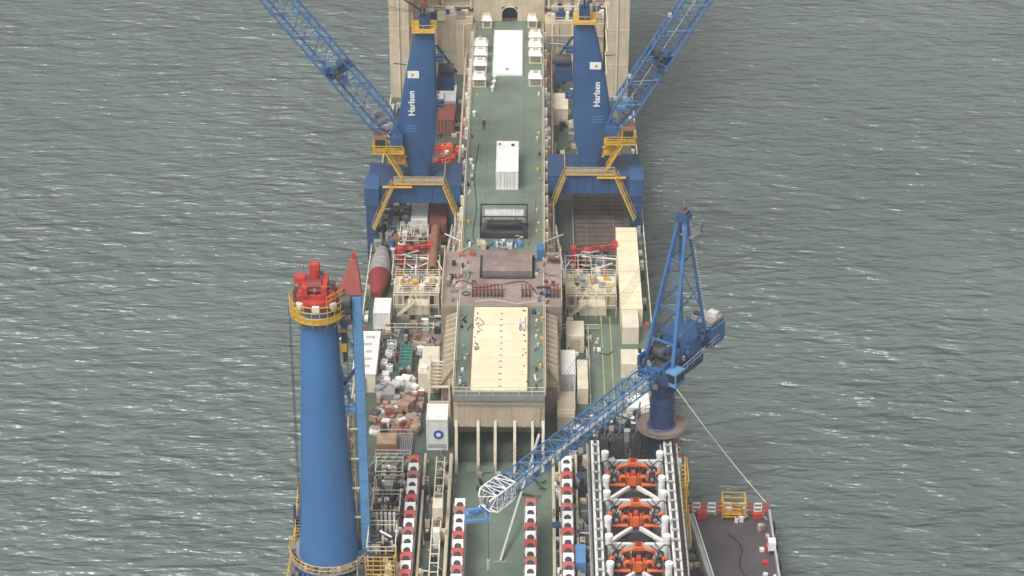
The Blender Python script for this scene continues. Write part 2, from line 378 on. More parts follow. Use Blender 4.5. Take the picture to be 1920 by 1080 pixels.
# ------------------------------------------------------------------ on the raised deck
c=B(); c.box(-2.3,2.25,326.5,343.8,18.03,18.35,'white_plain')
for i in range(9): c.box(-2.3,2.25,328+i*1.8,328.05+i*1.8,18.35,18.36,'white')
c.box(-2.45,-2.3,326.3,344,18.03,18.2,'grey_light'); c.box(2.25,2.4,326.3,344,18.03,18.2,'grey_light')
c.box(-.3,.1,328,328.4,18.36,18.6,'grey')
c.obj('white_hatch_cover',bevel=.03)
c,_=container('c',-1.25,1.95,287.8,297.6,18.03,2.9,'white'); c.box(-1.0,-.6,296.2,296.6,20.95,21.15,'grey'); c.box(.9,1.3,295.9,296.4,20.95,21.1,'dark'); c.obj('white_container')
c=B()
for y in(273.4,277):
    for x in(-3.1,3.25): c.box(x-.1,x+.1,y-.1,y+.1,18.03,21.3,'dark')
    c.box(-3.22,3.37,y-.08,y+.08,21.3,21.45,'dark'); c.box(-3.22,3.37,y-.08,y+.08,18.05,18.3,'dark')
for x in(-3.1,3.25): c.box(x-.08,x+.08,273.5,276.9,21.32,21.43,'dark'); c.beam((x,273.5,18.3),(x,276.9,21.2),.1,.1,'dark')
c.beam((-3.1,273.4,18.3),(-1.5,273.4,21.2),.1,.1,'dark'); c.beam((3.25,273.4,18.3),(1.7,273.4,21.2),.1,.1,'dark')
c.box(-3,3.1,273.9,276.8,18.03,18.6,'darkgrey')
c.tube((-2.5,275.9,20.3),(2.7,275.9,20.3),.85,'grey_light',24); c.tube((-2.3,274.7,19.5),(2.5,274.7,19.5),.5,'dark',20)
for x in(-2.5,-1.2,.1,1.4,2.7): c.tube((x-.04,275.9,20.3),(x+.04,275.9,20.3),.92,'wrap_white',24)
c.obj('tank_in_frame')
c=B(); clutter(c,-1.2,2.5,270,272.5,18.03,16,['blue_mid','white','grey','blue_light','wrap_white'],.3,.8,.9); clutter(c,-4.5,-1.5,270,272.5,18.03,6,['grey','beige','dark']); c.obj('deck_supplies')
c=B()
sec=[(262.6,18.04),(262.6,19.0),(263.0,19.35),(264.2,19.5),(266.6,19.5),(267.6,19.3),(267.8,18.04)]
c.loft([[(x,y,z) for y,z in sec] for x in(-2.6,3.9)],'plate_rust')
for x in(-2.65,-.6,1.7,3.87): c.loft([[(xx,y+(-.05 if y<265 else .05),z+.05) for y,z in sec] for xx in(x,x+.08)],'deck_rust')
c.box(-3.0,-2.7,262.3,267.8,18.04,18.5,'dark'); c.box(4.0,4.3,262.3,267.8,18.04,18.5,'dark'); c.box(-2.6,3.9,262.1,262.5,18.04,18.3,'darkgrey')
c.obj('rusty_housing')
c=B()
for x0,n in((-3.9,9),(2.6,3),(5.8,4)):
    for i in range(n):
        x=x0+i*.48; c.box(x,x+.14,257.2,259.0,18.05,18.5,'dark'); c.box(x,x+.15,257.3,257.45,18.5,19.1,'red_dark'); c.box(x,x+.15,258.8,258.95,18.5,19.1,'container_red')
    c.box(x0-.1,x0+n*.48,258.78,258.9,19.1,19.2,'red_faded'); c.box(x0-.1,x0+n*.48,257.3,257.42,19.1,19.2,'container_red')
c.obj('pipe_stopper_rack')
c=B(); clutter(c,-7.2,-4,256,269,18.04,26,['deck_rust','grey','plate_rust','beige','red_faded','dark','grey_light'],.25,.9,.7); clutter(c,4.4,7.3,256,269,18.04,28,['deck_rust','grey','blue_mid','beige','container_red','dark','grey_light'],.25,.9,.7)
c.box(4.6,5.6,267,268.6,18.04,19.8,'blue_mid')
for (x,y) in((-4.7,258),(-4,261)): c.ring((x,y,18.2),.5,.07,'dark',14)
c.hose([(-7,260.5,18.2),(-5,261,18.4),(-3.4,259.6,18.2),(0,260.6,18.1),(3,261.2,18.2),(4.6,258,18.2)],.06,'dark'); c.hose([(-3.5,256,18.1),(-1,256.5,18.1),(2,255.6,18.1),(5,256.3,18.1)],.05,'beige_light')
c.obj('rigging_gear')
c=B(); c.box(-3.55,3.4,234.4,254.4,18.004,18.22,'cover_beige')
for i in range(13): c.box(-.1+random.uniform(-.1,.1),.25,235.2+i*1.45,235.4+i*1.45,18.22,18.27,'grey')
for i in range(4): c.box(-3.55,3.4,238+i*4,238.03+i*4,18.22,18.226,'tan_pack')
for x in(-3.7,3.4): c.box(x,x+.15,234.3,254.5,18.004,18.3,'container_brown')
for i in range(22): 
    x=random.choice([-3.2,3.0])+random.uniform(-.3,.3);y=random.uniform(235,254); c.box(x,x+.2,y,y+.2,18.22,18.33,random.choice(['dark','container_brown','grey']))
c.lathe((-3,244),[(18.2,.3),(18.5,.3),(18.6,.15)],'grey',12)
c.hose([(-2.8,251.5,18.26),(-2.2,250.2,18.26),(-2.9,249.4,18.26),(-2.3,248.3,18.26)],.04,'dark')
c.obj('beige_hatch_cover')
c=B()
for sx in(-1,1): clutter(c,sx*4.6-.4,sx*4.6+.4,235,254,18.01,12,['grey','deck_rust','beige','dark','white'],.2,.5,.5)
c.obj('deck_fittings')

# ------------------------------------------------------------------ lattice boom pedestal cranes
def text_obj(s,loc,size,mat,rot,parent,name):
    cu=bpy.data.curves.new(name,'FONT'); cu.body=s; cu.size=size; cu.extrude=.01; cu.align_x='CENTER'; cu.align_y='CENTER'; cu.offset=.03
    o=bpy.data.objects.new(name,cu); sc.collection.objects.link(o); o.location=loc; o.rotation_euler=rot; cu.materials.append(MATS[mat]); o.parent=parent
    return o
def mast_crane(sg,yb,bdir):
    e=empty('pedestal_crane')
    X=lambda x:sg*x
    yc=yb+4.2
    prof=[(18.5,10.9,13.5),(20,10.7,13.8),(22.5,10.1,14.6),(25,9.8,15.1),(27.5,9.7,15.1),(31,9.7,14.5),(35,9.7,13.75),(38,9.7,13.1),(40.6,9.8,12.5),(41.2,10.1,12.2)]
    m=B(); rings=[]
    dp=1.9
    for z,i,o in prof:
        ch=.55; dd=dp if z<35 else dp-(z-35)*.1
        p=[(i+ch,-dd),(o-ch,-dd),(o-.12,-dd+.25),(o,-dd+ch+.2),(o,dd-ch),(o-ch,dd),(i+ch,dd),(i,dd-ch),(i,-dd+ch+.2),(i+.12,-dd+.25)]
        r=[(X(x),yc+y,z) for x,y in p]
        if sg<0: r=r[::-1]
        rings.append(r)
    m.loft(rings,'blue')
    m.obj('mast',e,smooth=True)
    g=B()
    g.box(X(6.3),X(19.5),yb,yb+7,15.7,18.5,'blue'); g.box(X(6.2),X(19.6),yb-.1,yb+7.1,18.5,18.56,'blue_dark')
    g.box(X(18.2),X(19.8),yb-1.2,yb+1.6,7,15.85,'blue_dark'); g.box(X(17.9),X(20),yb-1.3,yb+3,15.9,18.7,'blue'); g.box(X(18.2),X(19.7),yb+5,yb+6.9,9,15.65,'blue_dark')
    g.box(X(6.5),X(7.8),yb+.5,yb+6,10,15.7,'blue_dark')
    for k in range(8): g.box(X(18.15),X(19.85),yb-1.25,yb-1.2,7.5+k,7.6+k,'blue')
    g.lathe((X(12.2),yc),[(15,1.9),(18.6,1.9),(18.65,2.2),(19,2.2)],'blue_dark',20)
    for k in range(5): g.box(X(8+k*2.3),X(8.12+k*2.3),yb-.06,yb,15.8,18.4,'blue_dark')
    g.box(X(8.6),X(15.8),yb-.3,yb+1.6,18.9,18.98,'grey'); g.rail([(X(8.6),yb-.3,18.98),(X(15.8),yb-.3,18.98)],'yellow',r=.05,sp=1.2); g.box(X(8.6),X(15.8),yb-.36,yb-.28,18.75,19.0,'yellow')
    g.rail([(X(8.6),yb-.3,18.98),(X(8.6),yb+6,18.98)],'yellow',r=.05)
    g.stairs((X(8.6),yb-.4,18.7),(X(6.6),yb-1.4,13.6),.7,'yellow','grey')
    g.stairs((X(16),yb-.7,18.7),(X(18.8),yb-1.9,12.4),.7,'yellow','grey')
    g.box(X(13.2),X(17.4),yb-.8,yb-.2,18.5,18.58,'yellow')
    g.box(X(9.6),X(12.9),yc-2.2,yc+2.2,41.2,41.3,'yellow'); g.rail([(X(9.6),yc-2.2,41.3),(X(12.9),yc-2.2,41.3),(X(12.9),yc+2.2,41.3)],'yellow',r=.05)
    g.box(X(10.4),X(11.9),yc-1,yc+1,41.3,43,'blue_dark')
    for k in range(4):
        xx=10.5+k*.4; g.tube((X(xx),yc-.2,43.2),(X(xx+.15),yc-.2,43.2),.7,'blue_dark' if k%2 else 'darkgrey',16)
    g.tube((X(11.2),yc+.5,43),(X(11.0),yc+.5,45.5),.12,'blue_dark'); g.box(X(10.6),X(11.6),yc,yc+.8,44,44.8,'container_red')
    for z in(36.5,29.5):
        g.box(X(8.6),X(9.7),yc-1.5,yc+1.2,z,z+.08,'blue_dark'); g.rail([(X(9.6),yc-1.5,z),(X(8.6),yc-1.5,z),(X(8.6),yc+1.2,z)],'blue_mid')
    g.tube((X(8.6),yc,37.5),(X(6.8),yc-.4,37.9),.1,'blue_mid'); g.tube((X(13.8),yc-1,36),(X(15.6),yc-1.4,36.3),.09,'blue_dark')
    g.box(X(7.2),X(9.6),yc+1,yc+4,31,33,'blue_dark'); g.tube((X(7.2),yc+2,34),(X(9.4),yc+2,34),.8,'darkgrey',14)
    g.beam((X(9.6),yc+1,38),(X(6.9),yc+3,33),.3,.3,'blue_dark')
    cx=17.6
    g.box(X(cx-.9),X(cx+.9),yc-3.6,yc-1.4,23.6,25.7,'yellow'); g.box(X(cx-.75),X(cx+.75),yc-3.65,yc-3.6,24.1,25.5,'glass_dark'); g.box(X(cx+.9),X(cx+.93),yc-3.4,yc-1.6,24.3,25.5,'glass_dark')
    g.box(X(cx-1),X(cx+1),yc-3.7,yc-1.3,25.7,25.85,'container_brown')
    g.box(X(14.2),X(cx+1.2),yc-3.9,yc-1.2,23.3,23.5,'yellow'); g.box(X(14.2),X(16.5),yc-3.2,yc-.8,21.4,21.5,'yellow')
    g.rail([(X(cx+1.2),yc-1.2,23.5),(X(cx+1.2),yc-3.9,23.5),(X(14.4),yc-3.9,23.5)],'yellow',r=.055,sp=.8,nr=3); g.rail([(X(16.6),yc-3.2,21.5),(X(14.2),yc-3.2,21.5)],'yellow',r=.055,sp=.8,nr=3)
    g.stairs((X(16.8),yc-3.6,23.4),(X(14.6),yc-3.6,19.2),.7,'yellow','yellow'); g.beam((X(14),yc-2,22.0),(X(17.5),yc-2.4,23.3),.25,.3,'yellow'); g.beam((X(14),yc-2,20.5),(X(16.3),yc-2.4,23.3),.18,.25,'yellow')
    g.obj('foundation_and_fittings',e,bevel=.03)
    bb=B()
    heel=Vector((X(14.9),yc-1.8,24.6)); dr=Vector((sg*bdir[0],bdir[1],bdir[2])).normalized(); tip=heel+dr*58
    bb.lattice(heel,tip,3.3,2.6,26,'blue_mid',.15,.07,t0=.35,t1=.3,up=(0,1,0),tl=2)
    side=dr.cross(Vector((0,1,0))).normalized()
    bb.beam(heel+dr*2,heel+dr*50,.5,.06,'grey_light')
    for t in(13.5,14.3):
        p=heel+dr*t; bb.tube(p-side*1.9,p+side*1.9,.4,'blue_dark',12); bb.tube(p+Vector((0,-1.7,0)),p+Vector((0,1.7,0)),.3,'darkgrey',10)
    for t in(12.5,13.4,14.6,15.2): bb.obox(heel+dr*t+side*random.uniform(-1.2,1.2)+Vector((0,-1.2,0)),(.9,.8,.9),random.random(),random.choice(['blue_dark','blue','darkgrey']))
    for t in(5,9,20): 
        p=heel+dr*t+side*1.9; bb.obox(p,(.5,.5,.5),0,'grey_light')
    for t in(3,4.2,5.5): bb.obox(heel+dr*t,(1.4,1.2,.5),.6,random.choice(['grey_light','blue_light','grey']))
    bb.obox(heel+dr*.6,(1.6,3.2,1.4),0,'blue'); 
    bb.obj('lattice_boom',e)
    cb=B(); hd=Vector((X(11.1),yc-.3,43.4))
    for k in range(4): cb.tube(hd+Vector((k*.12,0,0)),tip+Vector((k*.3,0,0)),.035,'cable',4)
    for k in range(3): cb.tube(hd+Vector((0,k*.2,0)),heel+dr*(26+k)+Vector((0,0,.8)),.03,'cable',4)
    cb.tube(heel+dr*14+side*.5,heel+dr*2+Vector((0,0,-1)),.03,'cable',4)
    cb.obj('hoist_cables',e)
    yf=yc-1.93
    text_obj('Harlsen',(X(13.1),yf,30.4),1.25,'white_plain',(R(90),R(-90),0),e,'lettering')
    p=B(); p.box(X(12.0),X(13.6),yf-.02,yf+.02,34.3,35.4,'white_plain'); p.box(X(12.7),X(13.1),yf-.04,yf-.02,34.6,35.0,'yellow'); 
    for k in range(3): p.box(X(12.5),X(14.1),yf-.02,yf+.02,26.9-k*.45,26.98-k*.45,'blue_light')
    p.obj('mark_plate',e)
    return e
mast_crane(-1,288,(14.7,-1,20))
mast_crane(1,291.2,(10.6,-1,19))

# ------------------------------------------------------------------ heavy lift crane port quarter
e=empty('heavy_lift_crane'); cx,cy=-19.2,211.5
m=B(); m.lathe((cx,cy),[(2,4.0),(8,4.0),(10.4,4.0),(10.8,3.6),(12.5,3.38),(17,3.1),(24.5,2.78),(31.6,2.42),(38.5,2.12),(42.5,2.0),(44.5,1.95)],'blue_column',72)
m.obj('column',e,smooth=True)
m=B()
for z,r in((17,3.1),(24.5,2.78),(31.6,2.42),(38.5,2.12)): m.lathe((cx,cy),[(z-.03,r+.012),(z+.03,r+.012)],'blue_mid',72,False)
m.lathe((cx,cy),[(42.7,2.0),(42.8,3.0),(42.95,3.0),(42.96,2.0)],'yellow',32)
for z in(43.6,44.3,45.0): m.ring((cx,cy,z),3.05,.055,'yellow',32)
for i in range(22):
    t=2*math.pi*i/22; m.beam((cx+3.05*math.cos(t),cy+3.05*math.sin(t),42.9),(cx+3.05*math.cos(t),cy+3.05*math.sin(t),45.0),.08,.08,'yellow')
for i in range(11):
    t=2*math.pi*i/11; m.beam((cx+1.98*math.cos(t),cy+1.98*math.sin(t),41.4),(cx+2.95*math.cos(t),cy+2.95*math.sin(t),42.75),.1,.12,'yellow')
for z in(45.5,46.1): m.rail([(cx+1.2,cy-2.7,z-.5),(cx+2.9,cy-.6,z-.5),(cx+2.8,cy+1.2,z-.5)],'yellow',h=.5,sp=.7,nr=1)
m.lathe((cx,cy),[(10.6,4.0),(10.65,4.7),(10.75,4.7),(10.8,3.6)],'grey',32)
for z in(11.3,11.85): m.ring((cx,cy,z),4.65,.055,'yellow',36)
for i in range(36):
    t=2*math.pi*i/36; m.beam((cx+4.65*math.cos(t),cy+4.65*math.sin(t),10.7),(cx+4.65*math.cos(t),cy+4.65*math.sin(t),11.85),.07,.07,'yellow')
for i in range(30):
    t=2*math.pi*i/30; m.beam((cx+4.05*math.cos(t),cy+4.05*math.sin(t),8.6),(cx+4.05*math.cos(t),cy+4.05*math.sin(t),10.4),.15,.15,'blue_dark')
for i in range(20):
    t=math.pi+math.pi*i/20; m.obox((cx+4.2*math.cos(t),cy+4.2*math.sin(t),11.0),(.35,.35,random.uniform(.3,.8)),t,random.choice(['grey','blue_dark','darkgrey','beige']))
m.obj('galleries',e)
m=B()
m.lathe((cx,cy),[(43.8,1.96),(44.6,2.3),(45.2,2.3)],'red',24); 
m.box(cx-2.1,cx+1.9,cy-1.7,cy+1.4,45.2,45.8,'red'); m.box(cx-1.5,cx-.9,cy-2.0,cy+1.2,45.8,46.9,'red'); m.box(cx+.6,cx+1.2,cy-2.0,cy+1.2,45.8,46.9,'red')
m.tube((cx-.9,cy-.8,46.5),(cx+.6,cy-.8,46.5),.8,'red_dark',18); m.tube((cx-.9,cy+.8,46.6),(cx+.6,cy+.8,46.6),.7,'darkgrey',18)
m.tube((cx-.2,cy+.5,46.9),(cx-.2,cy+.5,48.4),.6,'red',14); m.box(cx-.7,cx+.3,cy-.1,cy+.8,47.9,48.7,'red'); m.box(cx-2.4,cx-1.2,cy-.5,cy+.5,46.6,47.3,'red'); m.box(cx+1.3,cx+1.9,cy-.6,cy+.3,45.8,46.6,'darkgrey')
for k in range(7):
    t=math.pi*(1.1+.133*k); 
    m.obox((cx+2.4*math.cos(t),cy+2.4*math.sin(t),44.5),(.45,.75,.7),t,'white_plain' if k%2 else 'red_dark')
m.rail([(cx-1.9,cy-1.6,45.8),(cx+1.6,cy-1.6,45.8)],'red_faded',sp=.8); m.box(cx-2.5,cx-2.1,cy-1,cy,45.2,46,'darkgrey'); m.tube((cx-1.4,cy+.5,47),(cx-1.4,cy+.5,48.4),.05,'red')
for i in range(12): m.obox((cx+random.uniform(-1.6,1.5),cy+random.uniform(-1.6,1.2),46+random.random()*.9),(.35,.35,.4),random.random(),random.choice(['dark','red_dark','red','grey']))
m.obj('slewing_head',e,bevel=.05)
m=B()
bx=-14.9
m.box(bx-.55,bx+.45,cy-.6,cy+.6,9,45.0,'blue_light'); m.box(bx-.62,bx-.55,cy-.5,cy+.5,9,44.9,'blue_dark')
m.box(bx-.58,bx+.48,cy-.64,cy-.6,9,9.6,'blue_dark')
for z in range(12,45,3): m.box(bx-.57,bx+.47,cy-.63,cy-.6,z,z+.08,'blue_mid')
m.loft([[(bx-2.3,cy-.6,45.2),(bx+.5,cy-.6,45.2),(bx+.5,cy+.6,45.2),(bx-2.3,cy+.6,45.2)],[(bx-1.3,cy-.5,47.4),(bx+.3,cy-.5,47.4),(bx+.3,cy+.5,47.4),(bx-1.3,cy+.5,47.4)],[(bx-.6,cy-.3,49.4),(bx+.05,cy-.3,49.4),(bx+.05,cy+.3,49.4),(bx-.6,cy+.3,49.4)]],'red_faded')
m.box(bx-.45,bx-.1,cy-.2,cy+.2,49.4,50.2,'red')
for z,y_ in((44.6,-.2),(43.5,.2),(42.3,0)): m.tube((bx-1.9,cy+y_-.5,z),(bx-.7,cy+y_-.5,z),.75,'darkgrey',16)
m.beam((bx-2.4,cy,42),(bx-.5,cy,45.5),.35,.35,'blue_dark'); m.beam((cx+2,cy,39.6),(bx-.5,cy,42.5),.35,.35,'blue_mid'); m.beam((cx+2,cy,42),(bx-.6,cy,38),.25,.25,'blue_light')
m.box(bx-2.0,bx-1.2,cy-.5,cy+.5,38,39,'yellow'); m.box(bx-1.9,bx-1.3,cy-.4,cy+.4,39.1,40.4,'dark'); m.box(bx-2.0,bx-1.2,cy-.5,cy+.5,40.5,40.8,'yellow'); m.tube((bx-1.7,cy,40.6),(bx-1.7,cy,42.5),.1,'dark'); m.box(bx-1.8,bx-1.4,cy-.3,cy+.3,36.6,37.9,'dark')
m.beam((cx+2.4,cy,33.5),(bx-.5,cy,35.5),.3,.4,'blue_dark'); m.beam((bx-2.2,cy,36),(bx-1.2,cy,31),.3,.3,'blue_mid')
m.box(cx+2.2,bx-.65,cy-.4,cy+.4,30,30.5,'blue_light'); m.beam((bx-2,cy,33),(bx-.6,cy,30.3),.25,.3,'blue_light')
m.lattice((bx-1.5,cy+.2,12),(bx-1.5,cy+.2,30),1.0,1.0,14,'beige',.06,.045,1,1)
m.beam((cx+3,cy,15),(bx-.5,cy,18),.3,.3,'blue_mid')
for z in (28,24,20,16): m.beam((bx-1.6,cy-.6,z),(bx-.5,cy-.6,z),.2,.2,'beige')
m.box(bx-1.6,bx+.9,cy-1.3,cy+1.3,8,8.95,'blue'); m.box(bx-1.6,bx+.9,cy-1.3,cy-.7,8.96,11.5,'blue')
m.obj('stowed_boom',e,bevel=.04)
m=B()
for xx in(-22.35,-22.2): m.tube((xx,cy-.5,43.6),(xx-.1,cy-.6,7),.04,'cable',5)
m.tube((cx+2.5,cy,46.2),(bx-1.2,cy,45),.05,'cable',5); m.tube((bx-1.2,cy-.7,44),(bx-1.6,cy-.7,11),.05,'cable',5)
m.obj('hoist_cables',e)
m=B()
m.box(-24,-19.3,205.5,217,6.5,8.6,'blue_dark'); m.box(-24.0,-15,206,216.9,8.6,8.7,'grey'); m.rail([(-23.9,205.6,8.7),(-23.9,217,8.7),(-19.4,217,8.7)],'yellow',r=.055); 
m.beam((-23.6,216,8.7),(-23.6,216,14),.3,.3,'blue_dark'); m.stairs((-23.3,214,8.7),(-22.9,218.5,14.5),.8,'yellow','grey'); m.rail([(-23.8,217,11.5),(-20,217,11.5)],'blue_mid')
m.box(-23.8,-20,216.4,217.4,8.7,11.5,'blue_dark'); clutter(m,-23.6,-22.4,206,216,8.7,16,['grey','blue_dark','darkgrey','beige','blue_mid'],.2,.7,1.0)
m.obj('sponson',e)

# ------------------------------------------------------------------ starboard lattice crane
e=empty('lattice_boom_crane'); cx,cy=19.7,230.3
m=B()
m.lathe((cx,cy),[(8,1.7),(14.8,1.55),(16,1.9),(16.2,1.45),(20.5,1.35),(21.5,1.7),(23.2,1.7)],'blue_dark',24)
m.lathe((cx,cy),[(15.9,1.5),(15.9,3.1),(16.05,3.1),(16.06,1.5)],'plate_rust',28); m.ring((cx,cy,16.6),3.08,.045,'grey'); m.ring((cx,cy,17.1),3.08,.05,'container_brown')
for i in range(20):
    t=2*math.pi*i/20; m.beam((cx+3.08*math.cos(t),cy+3.08*math.sin(t),16),(cx+3.08*math.cos(t),cy+3.08*math.sin(t),17.1),.06,.06,'grey')
for i in range(10):
    t=2*math.pi*i/10; m.beam((cx+1.5*math.cos(t),cy+1.5*math.sin(t),14.6),(cx+2.9*math.cos(t),cy+2.9*math.sin(t),15.9),.12,.12,'blue_dark')
for z in(18,19.5,21): m.lathe((cx,cy),[(z,1.42),(z,1.55),(z+.1,1.55),(z+.11,1.42)],'blue_dark',24)
for i in range(9): 
    t=i*.7; m.obox((cx+1.9*math.cos(t),cy+1.9*math.sin(t),22.6),(.6,.6,.7),t,random.choice(['dark','grey','blue_dark']))
m.obj('pedestal',e)
dv=Vector((-.60,-.80,0)); sv=Vector((.80,-.60,0)); C0=Vector((cx,cy,0))
rz=math.atan2(sv.y,sv.x)
def L3(f,s_,z): return C0+dv*f+sv*s_+Vector((0,0,z))
m=B()
m.obox(L3(-1.5,0,23.9),(4.4,7.6,1.3),rz,'blue_dark')
m.obox(L3(-4.4,-.2,25.9),(4.0,3.6,2.4),rz,'blue_mid'); m.obox(L3(-4.4,-.2,27.15),(4.2,3.8,.1),rz,'blue')
m.obox(L3(-8.4,.4,25.6),(3.8,2.8,2.6),rz,'blue_mid'); m.obox(L3(-8.4,.4,27.25),(3.0,2.2,.6),rz,'grey_light'); m.obox(L3(-9.0,1.0,27.8),(1.2,.9,.6),rz,'white'); m.obox(L3(-8.0,-.5,27.7),(1.0,.7,.5),rz,'darkgrey')
for k in range(5): m.obox(L3(-8.4,.4-1.5+k*.75,27.0),(.1,2.7,.2),rz,'darkgrey')
for k in range(4): m.obox(L3(-4.4,-2+k*1.2,25.9),(.08,3.66,2.3),rz,'blue')
m.obox(L3(1.2,2.4,24.4),(1.6,2.0,1.9),rz,'blue_light'); m.obox(L3(2.23,2.4,24.6),(1.3,.06,1.1),rz,'glass_dark'); m.obox(L3(1.2,3.23,24.6),(.06,1.6,1.1),rz,'glass_dark'); 
m.tube(L3(-.8,-1.8,25.6),L3(-.8,1.6,25.6),.85,'darkgrey',18); m.tube(L3(1,-1.6,25.0),L3(1,1.2,25.0),.65,'dark',18)
m.obox(L3(.2,-2.1,25.5),(.3,4.4,1.4),rz,'blue'); m.obox(L3(.2,1.5,25.5),(.3,4.4,1.4),rz,'blue')
pts=[L3(-10,-2,24.5),L3(-10,2.2,24.5),L3(2,2.9,24.3)]
m.rail(pts,'grey_light'); m.rail([L3(-6.3,-2.3,27.2),L3(-6.3,1.8,27.2),L3(-2.5,1.8,27.2)],'blue_dark'); m.rail([L3(-9.8,-1.2,26.9),L3(-9.8,2,26.9),L3(-7,2,26.9)],'grey')
for i in range(44): m.obox(L3(random.uniform(-7,2),random.uniform(-2.4,2.4),24.7+random.random()*2.4),(random.uniform(.2,.7),random.uniform(.2,.7),.6),rz,random.choice(['blue_dark','dark','blue_mid','grey','blue','dark']))
m.obj('machine_house',e,bevel=.04)
m=B()
top=L3(-3.0,0,43.3); 
tl=top+sv*-.45; tr=top+sv*.45
fl=L3(1.0,-2.0,25.3); fr=L3(1.0,1.9,25.3); bl=L3(-6.2,-1.7,27); br=L3(-6.2,1.7,27)
for a_,b_ in((tl,fl),(tr,fr)): m.beam(a_,b_,.4,.42,'blue_mid')
for a_,b_ in((tl,bl),(tr,br)): m.beam(a_,b_,.3,.3,'blue_mid')
for k in(.3,.62,.85):
    m.beam(tl.lerp(fl,k),tr.lerp(fr,k),.22,.22,'blue_mid'); m.beam(tl.lerp(fl,k),tl.lerp(bl,k),.14,.14,'blue'); m.beam(tr.lerp(fr,k),tr.lerp(br,k),.14,.14,'blue')
m.beam(tl.lerp(fl,.3),tr.lerp(fr,.62),.12,.12,'blue_mid'); m.beam(tl.lerp(bl,.5),tr.lerp(br,.8),.12,.12,'blue_mid')
m.obox(top,(1.6,1.1,1.0),rz,'blue'); m.tube(top+sv*-.6+Vector((0,0,.5)),top+sv*.6+Vector((0,0,.5)),.5,'darkgrey',14); m.tube(top,top+Vector((0,0,2.2)),.05,'grey'); m.obox(top+Vector((0,0,1.1)),(.4,.4,.4),rz,'container_red')
m.rail([top+sv*1.3+Vector((0,0,-2.5)),top+sv*1.3+dv*-2.0+Vector((0,0,-2.5)),top-sv*1.3+dv*-2.0+Vector((0,0,-2.5))],'grey'); m.obox(top+dv*-1+Vector((0,0,-2.5)),(2.6,2.0,.08),rz,'grey')
for i in range(40):
    p=tr.lerp(br,i/40)+sv*.4; m.beam(p-sv*.2,p+sv*.2,.05,.05,'grey_light')
m.obj('a_frame',e)
m=B(); heel=L3(1.8,0,24.6); tip=Vector((-.6,204.0,23.4))
m.lattice(heel,tip,2.0,1.7,24,'blue_mid',.10,.05,t0=.5,t1=.7)
dd=(tip-heel).normalized(); m.beam(heel+dd*1.5+Vector((0,0,-.7)),tip-dd*3+Vector((0,0,-.7)),.6,.06,'grey_light')
m.obox(heel,(2.2,1.4,1.2),rz,'blue')
m.lattice(tip-dd*3.2,tip+dd*1.0,2.4,2.2,5,'white_plain',.09,.06,t0=.9,t1=.6,tl=1)
for s_ in(-.5,0,.5): m.tube(tip+sv*(s_-.1),tip+sv*(s_+.1),.55,'grey_light',14)
m.obox(tip+Vector((-1.4,.4,-1.8)),(2.6,.5,.5),.1,'blue_light'); m.obox(tip+Vector((-2.5,-.3,-2.0)),(.5,.8,.9),.1,'blue_light'); m.obox(tip+Vector((-1.4,-.9,-2.2)),(2.8,.3,.35),.1,'blue_light'); m.obox(tip+Vector((-.4,-.3,-2)),(.3,1.2,.3),.1,'blue_light'); m.obox(tip+Vector((-1.5,-.2,-1.6)),(.7,.6,.5),.1,'blue_mid'); m.obox(tip+Vector((-.3,0,-1.1)),(.25,.25,1.8),.1,'blue_light')
m.obj('lattice_boom',e)
m=B()
for s_ in(-.5,-.17,.17,.5): m.tube(top+sv*s_+Vector((0,0,.6)),heel+dd*33+sv*s_+Vector((0,0,.9)),.022,'cable',4)
m.tube(tip+dd*.3,tip+dd*.3+Vector((0,0,-8)),.035,'cable',4); m.tube(tip+dd*.3+Vector((0,0,-8)),tip+dd*.3+Vector((0,0,-9.3)),.2,'grey_light',10)
m.tube(tip+dd*.3+Vector((0,0,-9.3)),tip+dd*.3+Vector((0,0,-10)),.12,'grey')
m.tube(L3(-.8,-1,26.5),tip,.03,'cable',4)
m.obj('hoist_cables',e)

# ------------------------------------------------------------------ roller racks
def rack(x,y1,seed):
    rr=random.Random(seed)
    m=B(); n=int((y1-192)/1.62)
    m.box(x-.75,x-.66,192,y1,8,12.3,'grey_light'); m.box(x+.66,x+.75,192,y1,8,12.3,'grey_light'); m.box(x-.64,x+.64,192,y1,11.3,11.7,'darkgrey')
    for i in range(n):
        y=y1-.9-i*1.62; col=['red','white','red_faded','white','white','red','white'][(i+seed)%7]
        m.loft([[(x-.62,y-.78,11.75),(x+.62,y-.78,11.75),(x+.62,y+.78,11.75),(x-.62,y+.78,11.75)],[(x-.62,y-.78,12.2),(x+.62,y-.78,12.2),(x+.62,y+.78,13.15),(x-.62,y+.78,13.15)]],col)
        nrm=Vector((0,-.95,1.56)).normalized(); cc=Vector((x,y,12.675))
        m.tube(cc-nrm*.1,cc+nrm*.05,.42,'dark',16); m.tube(cc+nrm*.04,cc+nrm*.10,.12,'darkgrey',10)
        for sx in(-1,1): m.box(x+sx*.68-.05,x+sx*.68+.05,y-.15,y+.15,12.3,12.7,rr.choice(['grey','beige','dark','container_brown']))
    m.obj('roller_rack',bevel=.03)
for k,(x,y1) in enumerate(((-10.2,227.8),(-4.4,218.9),(3.9,219.0),(8.2,227.8))): rack(x,y1,k)

